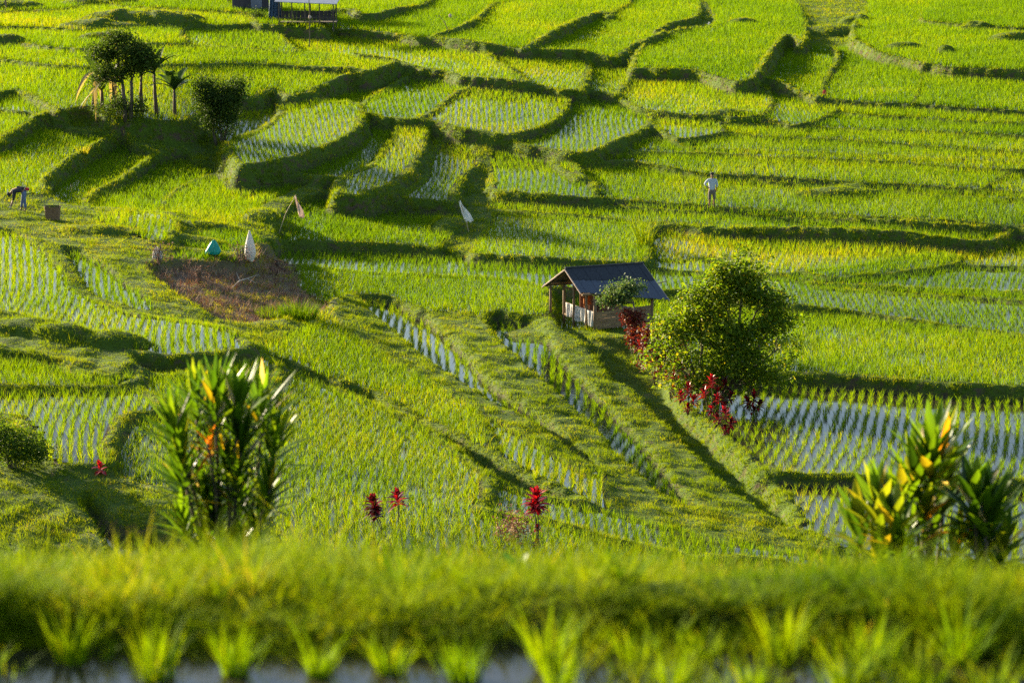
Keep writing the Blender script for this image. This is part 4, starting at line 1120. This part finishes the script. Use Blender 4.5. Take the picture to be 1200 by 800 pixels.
for s, e in ((0, 'a'), (1, 'b')):
    off = -Uu * .03 if s == 0 else Uu * .03
    MB().tube([fr(s, -.02) + off - UP * .03, fr(s, lenf(s) + .03) + off - UP * .03], .032, 6).build('barge_board', PALE, hut)
    MB().tube([bk(s, 0) + off - UP * .03, bk(s, 1.68) + off - UP * .03], .032, 6).build('barge_board', PALE, hut)
for k in range(6):
    s = .04 + .92 * k / 5
    MB().tube([fr(s, lenf(s) - .04) - UP * .05, fr(s, 0) - UP * .05], .028, 6).build('rafter', WOOD, hut)
    MB().tube([bk(s, 1.6) - UP * .05, bk(s, 0) - UP * .05], .028, 6).build('rafter', WOOD, hut)
def roof_z(a, b):
    s = (a + .75) / 4.2; t = b + WID / 2
    base = rl.lerp(rr_, s).z
    return base - t * (.76 - .05 * s) if t > 0 else base + t * .60
for (a, b, r) in ((0, 0, .075), (0, -WID, .07), (-.1, -WID * .62, .06), (-.55, -WID - .25, .06), (LEN, 0, .075), (LEN, -WID, .07), (LEN * .5, -WID, .06), (-.05, -.55, .06)):
    q = H(a, b, 0); g_ = gz(E0.x + q.x, E0.y + q.y) - E0.z
    MB().tube([H(a, b, g_ - .3), H(a, b, roof_z(a, b) - .07)], [r, r * .9], 9).build('post', WOOD, hut, True)
for b, z in ((0, roof_z(1.5, 0) - .12), (-WID, roof_z(1.5, -WID) - .12)):
    MB().tube([H(-.7, b, roof_z(-.7, b) - .11), H(LEN + .25, b, roof_z(LEN + .25, b) - .11)], .05, 7).build('roof_beam', WOOD, hut)
for a in (0, LEN):
    MB().tube([H(a, .15, roof_z(a, 0) - .15), H(a, -WID - .15, roof_z(a, 0) - .15)], .045, 7).build('tie_beam', WOOD, hut)
MB().box(H(LEN / 2, -WID / 2, .42), (LEN + .1, WID + .1, .07), math.atan2(Uu.y, Uu.x)).build('platform', PLANK, hut)
w_ = MB()
for k in range(5):
    w_.box(H(LEN * .5, .02 - .012 * (k % 2), .12 + .155 * k), (LEN - .12, .025, .145), math.atan2(Uu.y, Uu.x))
w_.build('front_boarding', PLANK, hut)
w_ = MB()
for k in range(9):
    w_.box(H(.95 + k * .25, -WID + .03, 1.02), (.235, .025, 1.15), math.atan2(Uu.y, Uu.x))
w_.build('rear_boarding', solid_mat('red_brown_boards', (.14, .05, .025), (.30, .12, .06), 5, .8, .4, stretch=(1, 1, .2)), hut)
MB().tube([H(0, .05, .80), H(0, -WID + .1, .92)], .03, 6).build('rail', PALE, hut)
MB().tube([H(.1, -.05, 1.25), H(1.6, -.25, 1.05)], .022, 6).build('slanting_pole', PALE, hut)
# cloth hung over the rail
def cloth(name, p0, p1, drop, amp, nf, mat, label, cat, nx=60, nz=14, taper=1.0, group=None, seed=0):
    g = np.random.default_rng(seed)
    p0 = Vector(p0); p1 = Vector(p1); d = (p1 - p0); nrm = d.cross(UP).normalized()
    V = []
    for j in range(nz + 1):
        t = j / nz
        for i in range(nx + 1):
            s = i / nx; ss = .5 + (s - .5) * (1 + (taper - 1) * t)
            fold = amp * (.25 + .75 * t) * math.sin(s * nf * 2 * PI + 1.3 * math.sin(s * 9)) + amp * .5 * math.sin(s * 23 + t * 3)
            q = p0 + d * ss + nrm * fold - UP * (drop * t * (1 + .08 * math.sin(s * 13 + seed)))
            V.append(q[:])
    o = make_mesh(name, np.array(V), grid_faces(nz + 1, nx + 1), mat, None, True)
    md = o.modifiers.new('thickness', 'SOLIDIFY'); md.thickness = .008
    return tag(o, label, cat, group)
WHITE = solid_mat('worn_white_cloth', (.72, .69, .65), (.85, .82, .78), 4, .9, 0, trans=.4)
cloth('hanging_cloth', E0 + H(-.07, .02, .83), E0 + H(-.07, -WID + .25, .95), .62, .05, 9, WHITE, 'crumpled white cloth hanging over the side rail of the hut', 'cloth')
ORANGE = solid_mat('orange_brown_cloth', (.30, .10, .03), (.55, .20, .05), 8, .9, .2, trans=.2)
DARKC = solid_mat('dark_cloth', (.02, .02, .025), (.05, .05, .055), 8, .9, .2)
cloth('hanging_shirt', E0 + H(.35, -1.3, 1.62), E0 + H(.85, -1.5, 1.62), .75, .05, 3, ORANGE, 'orange-brown garment hanging inside the hut', 'garment', 30, 10)
cloth('hanging_coat', E0 + H(.95, -1.2, 1.62), E0 + H(1.25, -1.25, 1.62), .9, .05, 2, DARKC, 'black coat hanging inside the hut beside an orange garment', 'garment', 24, 10)
o = MB().tube([E0 + H(LEN + .1, -.3, 1.62), E0 + H(LEN + 1.6, -1.0, 1.55)], [.03, .022], 7).build('bamboo_pole', WOOD); tag(o, 'bamboo pole sticking out from under the right eave of the hut', 'pole')

# ------------------------------------------------------------------ flags, covers and cloths set out to scare birds
def px_m(p): return FPX / (p.y * CP + (CZ - p.z) * SP)
BAM = solid_mat('bamboo', (.30, .22, .12), (.50, .38, .22), 6, .6, .2)
def flag(base_px, base_py, top_dx, top_h, drop, wid, label, seed, drift=.3, col=WHITE):
    p = at(base_px, base_py); root = empty('scare_flag', p, label, 'bird scarer', None)
    top = Vector((top_dx, 0, top_h))
    MB().tube([(0, 0, -.15), (top_dx * .45, 0, top_h * .52), tuple(top)], [.022, .017, .01], 6).build('pole', BAM, root)
    V = []; g = np.random.default_rng(seed)
    for j in range(15):
        t = j / 14; w = wid * (.25 + .75 * math.sin(min(1, t * 1.15) * PI * .55))
        cx = top.x + drift * t ; z = top.z - drop * t
        for i in range(9):
            s = i / 8 - .5
            V.append((cx + s * w, .06 * math.sin(t * 7 + s * 5) + .10 * s, z + .05 * math.sin(s * 9 + t * 4)))
    o = make_mesh('cloth', np.array(V), grid_faces(15, 9), col, None, True, root)
    md = o.modifiers.new('thickness', 'SOLIDIFY'); md.thickness = .006
    return root
PINKW = solid_mat('faded_pinkish_cloth', (.55, .42, .34), (.80, .66, .56), 6, .9, .2, trans=.35)
flag(326, 272, .85, 1.75, 1.05, .22, 'narrow faded cloth hanging from a leaning pole above a dark ditch', 1, .35, PINKW)
flag(550, 272, -.48, 1.55, 1.05, .38, 'pale cloth streamer on a leaning stick at the right end of a rice plot', 2, .52, WHITE)
# tall white cloth cone
def draped(name, px, py, h, r0, mat, label, cat, folds=7, amp=.12, stick=True, lift=0.0, top=.02, lean=0.0, prof=None):
    p = at(px, py); root = empty(name, p, label, cat)
    V = []; nz, na = 18, 40
    for j in range(nz + 1):
        t = j / nz; r = (top + (r0 - top) * (prof(t) if prof else t ** .8))
        for i in range(na):
            a = 2 * PI * i / na; rr = r * (1 + amp * math.sin(a * folds + 2 * t) + amp * .5 * math.sin(a * 3 + 1))
            V.append((math.cos(a) * rr + lean * (1 - t), math.sin(a) * rr * .8, lift + h * (1 - t) + .03 * math.sin(a * 2)))
    f = []
    for j in range(nz):
        for i in range(na): f.append([j * na + i, j * na + (i + 1) % na, (j + 1) * na + (i + 1) % na, (j + 1) * na + i])
    o = make_mesh('cover', np.array(V), np.array(f), mat, None, True, root)
    md = o.modifiers.new('thickness', 'SOLIDIFY'); md.thickness = .006
    if stick: MB().tube([(0, 0, -.2), (lean, 0, lift + h - .02)], .015, 6).build('stick', BAM, root)
    return root
draped('white_scarecrow_cloth', 293, 308, 1.36, .25, WHITE, 'tall narrow white cloth draped over a stick behind the bare patch', 'scarecrow cloth', 3, .05, True, .05, .02, 0, lambda t: math.sin(min(1, t * 1.25) * PI * .5) * (1 - .5 * max(0, t - .75) / .25))
TEAL = solid_mat('teal_plastic', (.0, .28, .22), (.01, .50, .38), 3, .4, .15, spec=.5, trans=.3)
draped('teal_scarecrow_cover', 248, 303, .60, .36, TEAL, 'bright teal plastic hood on a thin stick behind the bare patch', 'plastic hood', 3, .22, True, .2, .03, .10, lambda t: (t ** .75) * (1 - .25 * max(0, t - .8) / .2))
draped('white_sack', 184, 306, .50, .20, WHITE, 'small white sack half hidden in an arching dead shrub', 'sack', 5, .12, False, .1, .06, .0, lambda t: math.sin(t * PI * .62))
def basket(px, py):
    p = at(px, py); root = empty('basket', p, 'square brown wicker basket standing on the grass right of the bending farmer', 'basket')
    bm = MB(); wv_ = solid_mat('wicker', (.10, .055, .03), (.26, .16, .09), 22, .85, .8)
    h, a, b = .62, .30, .36
    pts = lambda r, z, n=28: [Vector((math.copysign(abs(math.cos(t)) ** .5, math.cos(t)) * r, math.copysign(abs(math.sin(t)) ** .5, math.sin(t)) * r * .85, z)) for t in [2 * PI * k / n for k in range(n)]]
    rings = []
    lv = [(a * .97, 0)] + [(a + (b - a) * k / 10 + (.008 if k % 2 else 0), h * k / 10) for k in range(11)] + [(b - .03, h), (a - .02, .05)]
    for r, z in lv: rings.append([bm.bm.verts.new(q) for q in pts(r, z)])
    for r0, r1 in zip(rings[:-1], rings[1:]):
        for k in range(28): bm.bm.faces.new((r0[k], r0[(k + 1) % 28], r1[(k + 1) % 28], r1[k]))
    bm.bm.faces.new(rings[-1]); bm.bm.faces.new(rings[0][::-1])
    bm.build('body', wv_, root)
    q = pts(b, h); MB().tube(q + [q[0]], .022, 6, False).build('rim', wv_, root)
    B = Batch(); tufts(B, RNG.uniform(-.2, .2, 60), RNG.uniform(-.2, .2, 60), np.full(60, h - .12), 4, .22, .02, .03, .8, .4, np.full(60, .15), 2)
    B.build('cut_grass', M_GRASS, parent=root)
basket(62, 258)

# ------------------------------------------------------------------ far sheds and poles at the top left
TIN = solid_mat('grey_tin', (.12, .13, .17), (.24, .26, .31), 4, .45, .2, spec=.5)
SHW = solid_mat('dark_shed_wall', (.03, .028, .035), (.08, .07, .08), 4, .9, .4, stretch=(1, 1, .2))
sp = at(292, 14); shed = empty('dark_shed', sp, 'dark windowless shed cut off by the top edge of the picture', 'shed')
MB().box((0, 1.2, 1.0), (2.6, 2.6, 2.4), .08, .02).build('wall', SHW, shed)
r = MB(); r.quadprism([(-1.65, -.4, 2.1), (1.65, -.25, 2.1), (1.65, 1.3, 2.9), (-1.65, 1.15, 2.9)], .05); r.quadprism([(-1.65, 1.15, 2.9), (1.65, 1.3, 2.9), (1.65, 2.9, 2.1), (-1.65, 2.75, 2.1)], .05)
r.build('roof', TIN, shed)
MB().box((.55, -.13, .8), (.8, .05, 1.7), .08).build('door', solid_mat('old_door', (.10, .11, .15), (.18, .19, .24), 5), shed)
BLUE = solid_mat('blue_tarpaulin', (.04, .08, .16), (.08, .14, .25), 4, .5, .2, trans=.2)
bp = at(325, 26); cloth('blue_tarpaulin', bp + Vector((-.5, 0, 1.7)), bp + Vector((.2, .1, 1.55)), 1.4, .07, 4, BLUE, 'blue tarpaulin hanging beside the dark shed', 'tarpaulin', 30, 12, 1.3)
tree('dark_bush', at(305, 24), [(0,0,.35,.5,.4,.35)], 700, .14, 'small dark bush at the corner of the dark shed', 'bush', mat=LEAF_DARK, tr=.03, seed=17)
tree('broadleaf_tree', at(268, 6), [(0,0,2.4,1.6,1.3,1.2),(1.4,0,2.8,1.4,1.2,1.2)], 3500, .24, 'dark tree behind the shed at the top edge of the picture', 'tree', mat=LEAF_DARK, bark=DBARK, tr=.12, seed=18)
hp = at(362, 31); sh = empty('open_shelter', hp, 'open pole shelter with a flat tin roof beside the dark shed', 'shelter')
sx = 1 / px_m(hp)
MB().quadprism([(-2.3, -.9, 1.72), (2.0, -.9, 1.55), (2.1, 1.6, 1.85), (-2.2, 1.6, 2.02)], .04).build('roof', TIN, sh)
for (a, b) in ((-2.0, -.8), (-1.1, -.8), (-.2, -.8), (.8, -.8), (1.75, -.8), (-2.0, 1.4), (0, 1.4), (1.8, 1.4)):
    MB().tube([(a, b, -.3), (a, b, 1.72 - .035 * (a + 2) + (.12 if b < 0 else .27) - .12)], .045, 7).build('post', DBARK, sh)
MB().box((0, .3, .32), (3.9, 2.0, .06)).build('platform', DBARK, sh)
MB().tube([(-2.1, -.85, .65), (1.9, -.85, .62)], .03, 6).build('rail', DBARK, sh)
w_ = MB()
for k in range(14): w_.box((-1.9 + k * .27, 1.45, .55), (.25, .03, .8))
w_.build('rear_shade_screen', SHW, sh)  # dark slats added in place of the shadowed ground and bank behind the posts
def pole(px, py, h, label, lean=0.0, r=.035, knob=False):
    p = at(px, py); root = empty('bamboo_pole', p, label, 'pole', 'bamboo poles in the far fields')
    MB().tube([(0, 0, -.2), (lean * .5, 0, h * .5), (lean, 0, h)], [r, r * .8, r * .6], 7).build('shaft', WOOD, root)
    if knob:
        b = MB(); bmesh.ops.create_icosphere(b.bm, subdivisions=2, radius=.11, matrix=Matrix.Translation((.04, -.05, knob)) @ Matrix.Diagonal((1, .7, 1.2, 1))); b.build('pale_box', PALE, root, True)
pole(363, 57, 4.4, 'tallest bamboo pole, upright, in front of the open shelter', .0, .04, 2.1)
pole(7, 12, 2.2, 'short upright pole on a mound at the top left corner', 0, .07)
pole(527, 35, 1.0, 'short leaning stick with a pale tip in a far bright green field', -.75, .03, .95)
o = MB().box((0, 0, .3), (1.0, .18, .05), -.2, 0, 0).build('plank', PALE); o.location = at(412, 24); o.rotation_euler = (0, .5, 0); tag(o, 'pinkish plank leaning on the dyke right of the open shelter', 'plank')
def small_cloth(px, py, w, h, mat, label, cat):
    o = draped(cat.replace(' ', '_'), px, py, h, w, mat, label, cat, 4, .15, False, .0, .03)
small_cloth(831, 30, .15, .22, WHITE, 'small white bag left in the far stream gully', 'bag')
small_cloth(966, 112, .16, .28, solid_mat('red_cloth', (.4, .02, .03), (.6, .05, .05), 5), 'small red bag at the foot of a far dyke', 'bag')
# ------------------------------------------------------------------ people
SKIN = solid_mat('skin', (.20, .10, .06), (.28, .15, .09), 8, .6, 0)
def skin_mesh(name, verts, edges, rad, mat, parent=None, root=0, sub=2):
    me = bpy.data.meshes.new(name); me.from_pydata([tuple(v) for v in verts], edges, [])
    o = bpy.data.objects.new(name, me); COL.objects.link(o)
    md = o.modifiers.new('skin', 'SKIN'); md.use_smooth_shade = True
    sv_ = me.skin_vertices[0].data
    for i, r in enumerate(rad):
        rr = r if isinstance(r, tuple) else (r, r)
        sv_[i].radius = rr; sv_[i].use_root = (i == root)
    s = o.modifiers.new('sub', 'SUBSURF'); s.levels = s.render_levels = sub
    dg = bpy.context.evaluated_depsgraph_get()
    nm = bpy.data.meshes.new_from_object(o.evaluated_get(dg)); o.modifiers.clear(); o.data = nm
    nm.materials.clear(); nm.materials.append(mat)
    for p in nm.polygons: p.use_smooth = True
    if parent: o.parent = parent
    return o
def limb_chain(V, E, Rd, start, pts, rads):
    prev = start
    for p, r in zip(pts, rads):
        V.append(p); Rd.append(r); E.append((prev, len(V) - 1)); prev = len(V) - 1
    return prev
def hand(V, E, Rd, wrist_i, w, d, side):
    """palm and five curled fingers; w wrist point, d forearm direction"""
    w = Vector(w); d = Vector(d).normalized(); s = d.cross(Vector((.2, 1, .1))).normalized() * side
    palm = w + d * .06; V.append(tuple(palm)); Rd.append((.035, .018)); E.append((wrist_i, len(V) - 1)); pi_ = len(V) - 1
    for k, (o_, l) in enumerate(((-.030, .065), (-.010, .078), (.010, .072), (.030, .055))):
        b = palm + s * o_ + d * .035; m = b + d * l * .5; t = m + d * l * .35 + Vector((0, -.02, 0))
        limb_chain(V, E, Rd, pi_, [tuple(b), tuple(m), tuple(t)], [.010, .009, .008])
    b = w + d * .03 - s * .03; limb_chain(V, E, Rd, pi_, [tuple(b - s * .01 + d * .01), tuple(b - s * .022 + d * .035)], [.011, .009])

def head_bits(root, hc, fwd, skinm, hair, hat=None):
    """ears, nose, eyes and hair or hat round a head centred at hc looking along fwd"""
    f = Vector(fwd).normalized(); s = f.cross(UP)
    if s.length < .1: s = Vector((0, 1, 0))
    s.normalize(); u = s.cross(f)
    m = MB()
    for q in (-1, 1):
        bmesh.ops.create_icosphere(m.bm, subdivisions=1, radius=.012, matrix=Matrix.Translation(hc + f * .082 + s * .03 * q + u * .01))
    m.build('eyes', DARKC, root, True)
    return f, s, u

# standing farmer, seen from behind, one hand on the hip
P1 = at(834, 246.5)
per = empty('person', P1, 'standing farmer in pale shirt and dark cap, hand on hip, on a far dyke', 'person')
V = [(0, 0, .90), (0, 0, 1.08), (0, 0, 1.26), (0, .0, 1.38), (.0, .01, 1.45), (.0, .015, 1.53), (.0, .02, 1.62)]
E = [(0, 1), (1, 2), (2, 3), (3, 4), (4, 5), (5, 6)]; Rd = [(.13, .10), (.12, .09), (.14, .10), (.09, .075), (.05, .05), (.072, .082), (.075, .088)]
for q in (-1, 1):
    limb_chain(V, E, Rd, 0, [(.09 * q, 0, .84), (.10 * q, -.01, .48), (.10 * q, .02, .10), (.10 * q, -.02, .045), (.11 * q, .12, .03)], [(.082, .085), .055, .036, .034, .028])
a = limb_chain(V, E, Rd, 2, [(-.17, 0, 1.36), (-.36, -.06, 1.16), (-.19, .02, 1.00)], [.052, .038, .028]); hand(V, E, Rd, a, (-.19, .02, 1.0), (.8, .3, -.3), -1)
a = limb_chain(V, E, Rd, 2, [(.17, 0, 1.36), (.23, -.02, 1.10), (.20, .10, .90)], [.052, .038, .028]); hand(V, E, Rd, a, (.20, .10, .90), (-.1, .4, -.8), 1)
body = skin_mesh('body', V, E, Rd, SKIN, per)
hc = Vector((0, .02, 1.585)); head_bits(per, hc, (.15, 1, 0), SKIN, None)
SHIRT = solid_mat('pale_blue_shirt', (.42, .46, .55), (.62, .66, .74), 5, .85, .2, trans=.2)
V = [(0, 0, .88), (0, 0, 1.08), (0, 0, 1.27), (0, 0, 1.39), (0, .01, 1.43)]; E = [(0, 1), (1, 2), (2, 3), (3, 4)]; Rd = [(.165, .13), (.15, .12), (.165, .125), (.11, .09), (.07, .07)]
limb_chain(V, E, Rd, 2, [(-.18, 0, 1.36), (-.35, -.06, 1.17), (-.25, -.01, 1.06)], [.07, .055, .045]); limb_chain(V, E, Rd, 2, [(.18, 0, 1.36), (.235, -.02, 1.12), (.22, .05, 1.0)], [.07, .055, .045])
skin_mesh('shirt', V, E, Rd, SHIRT, per, 1)
V = [(0, 0, .93), (0, 0, .86)]; E = [(0, 1)]; Rd = [(.15, .12), (.15, .12)]
for q in (-1, 1): limb_chain(V, E, Rd, 1, [(.095 * q, 0, .76), (.105 * q, -.01, .50), (.105 * q, 0, .44)], [(.095, .1), .072, .072])
skin_mesh('shorts', V, E, Rd, solid_mat('patterned_shorts', (.06, .05, .06), (.25, .20, .16), 30, .9, .2), per)
m = MB(); bmesh.ops.create_uvsphere(m.bm, u_segments=20, v_segments=12, radius=1, matrix=Matrix.Translation((0, .02, 1.645)) @ Matrix.Diagonal((.092, .105, .075, 1)))
m.box((.02, .14, 1.63), (.12, .10, .015), 0, .004)
m.build('cap', DARKC, per, True)
per.scale = (1.12, 1.12, 1.12)

# bending farmer, facing left, cutting grass
P2 = at(29, 247.5)
per = empty('person', P2, 'farmer in dark clothes bent double, cutting grass at the left edge', 'person')
V = [(0, 0, .88), (-.14, 0, .96), (-.34, 0, .95), (-.48, 0, .86), (-.54, 0, .79), (-.60, 0, .73), (-.66, 0, .67)]
E = [(0, 1), (1, 2), (2, 3), (3, 4), (4, 5), (5, 6)]; Rd = [(.13, .14), (.12, .11), (.14, .12), (.09, .09), (.05, .05), (.075, .08), (.072, .085)]
limb_chain(V, E, Rd, 0, [(.0, -.09, .82), (.03, -.10, .45), (.05, -.11, .10), (.04, -.11, .045), (-.08, -.12, .03)], [.085, .056, .036, .034, .028])
limb_chain(V, E, Rd, 0, [(-.02, .09, .82), (-.10, .10, .45), (-.16, .11, .10), (-.17, .11, .045), (-.29, .12, .03)], [.085, .056, .036, .034, .028])
a = limb_chain(V, E, Rd, 2, [(-.40, -.18, .86), (-.40, -.20, .58), (-.50, -.16, .36)], [.052, .038, .028]); hand(V, E, Rd, a, (-.50, -.16, .36), (-.3, .1, -.9), 1)
a = limb_chain(V, E, Rd, 2, [(-.40, .18, .86), (-.45, .20, .58), (-.55, .12, .36)], [.052, .038, .028]); hand(V, E, Rd, a, (-.55, .12, .36), (-.3, -.1, -.9), -1)
skin_mesh('body', V, E, Rd, SKIN, per)
V = [(-.04, 0, .92), (-.14, 0, .965), (-.34, 0, .955), (-.46, 0, .88), (-.50, 0, .84)]; E = [(0, 1), (1, 2), (2, 3), (3, 4)]; Rd = [(.15, .15), (.145, .13), (.165, .14), (.11, .10), (.075, .075)]
limb_chain(V, E, Rd, 2, [(-.40, -.19, .86), (-.40, -.20, .60), (-.46, -.18, .46)], [.07, .055, .045]); limb_chain(V, E, Rd, 2, [(-.40, .19, .86), (-.45, .20, .60), (-.50, .16, .46)], [.07, .055, .045])
skin_mesh('jacket', V, E, Rd, solid_mat('dark_jacket', (.02, .02, .028), (.05, .05, .065), 6, .9, .2), per, 1)
V = [(.02, 0, .93), (0, 0, .86)]; E = [(0, 1)]; Rd = [(.145, .15), (.15, .15)]
limb_chain(V, E, Rd, 1, [(0, -.09, .78), (.03, -.10, .45), (.05, -.11, .14)], [.10, .07, .055]); limb_chain(V, E, Rd, 1, [(-.02, .09, .78), (-.10, .10, .45), (-.16, .11, .14)], [.10, .07, .055])
skin_mesh('trousers', V, E, Rd, solid_mat('faded_blue_trousers', (.07, .10, .20), (.14, .18, .30), 6, .9, .2), per)
m = MB(); m.tube([(.10, -.13, .98), (.17, 0, .93), (.10, .13, .90)], [.05, .07, .05], 8); m.build('waist_scarf', solid_mat('crimson_scarf', (.30, .02, .04), (.50, .04, .07), 6, .9), per, True)
m = MB(); bmesh.ops.create_uvsphere(m.bm, u_segments=16, v_segments=10, radius=1, matrix=Matrix.Translation((-.64, 0, .715)) @ Matrix.Rotation(.6, 4, 'Y') @ Matrix.Diagonal((.105, .088, .085, 1))); m.build('hair', DARKC, per, True)
per.scale = (1.1, 1.1, 1.1)
m = MB(); m.tube([(-.52, -.15, .30), (-.55, -.15, .22)], .012, 6); m.tube([(-.55, -.15, .22), (-.64, -.15, .17), (-.72, -.15, .20), (-.76, -.15, .27)], [.012, .011, .008, .003], 6)
o = m.build('sickle', solid_mat('steel', (.25, .25, .26), (.4, .4, .4), 4, .4, 0, metallic=.7)); o.location = P2; o.scale = (1.1, 1.1, 1.1); tag(o, 'small curved sickle in the hand of the bending farmer', 'sickle')
EXPOSURE = 2.02
# ------------------------------------------------------------------ light, sky, camera
SUN_EL, SUN_AZ = R(15.5), R(-52)            # azimuth measured from +Y towards +X
w = bpy.data.worlds.new('World'); bpy.context.scene.world = w; w.use_nodes = True
nt = w.node_tree; nt.nodes.clear()
sky = nt.nodes.new('ShaderNodeTexSky'); sky.sky_type = 'NISHITA'; sky.sun_disc = False
sky.sun_elevation = SUN_EL; sky.sun_rotation = SUN_AZ; sky.air_density = 1.0; sky.dust_density = 1.0; sky.ozone_density = 1.0
bg = nt.nodes.new('ShaderNodeBackground'); bg.inputs[1].default_value = .072
wo = nt.nodes.new('ShaderNodeOutputWorld')
nt.links.new(sky.outputs[0], bg.inputs[0]); nt.links.new(bg.outputs[0], wo.inputs[0])
sd = bpy.data.lights.new('sun', 'SUN'); sd.energy = 5.0; sd.angle = R(.5); sd.color = (1, .84, .56)
so = bpy.data.objects.new('sun', sd); COL.objects.link(so)
sv = Vector((math.sin(SUN_AZ) * math.cos(SUN_EL), math.cos(SUN_AZ) * math.cos(SUN_EL), math.sin(SUN_EL)))
so.rotation_euler = sv.to_track_quat('Z', 'Y').to_euler(); so.location = sv * 60 + Vector((0, 100, 0))
cd = bpy.data.cameras.new('camera'); co = bpy.data.objects.new('camera', cd); COL.objects.link(co)
cd.sensor_width = 36; cd.lens = FPX / W0 * 36; cd.clip_end = 6000; cd.clip_start = .1
co.location = (0, 0, CZ); co.rotation_euler = (R(90) - PITCH, 0, 0)
cd.dof.use_dof = True; cd.dof.focus_distance = 100; cd.dof.aperture_fstop = 2.4
sc = bpy.context.scene; sc.camera = co
sc.view_settings.view_transform = 'Standard'; sc.view_settings.look = 'None'; sc.view_settings.gamma = 1; sc.view_settings.exposure = EXPOSURE
sc.view_settings.use_curve_mapping = False
sc.cycles.use_denoising = False; sc.cycles.max_bounces = 6; sc.cycles.transparent_max_bounces = 6; sc.cycles.diffuse_bounces = 3; sc.cycles.glossy_bounces = 3; sc.cycles.transmission_bounces = 4
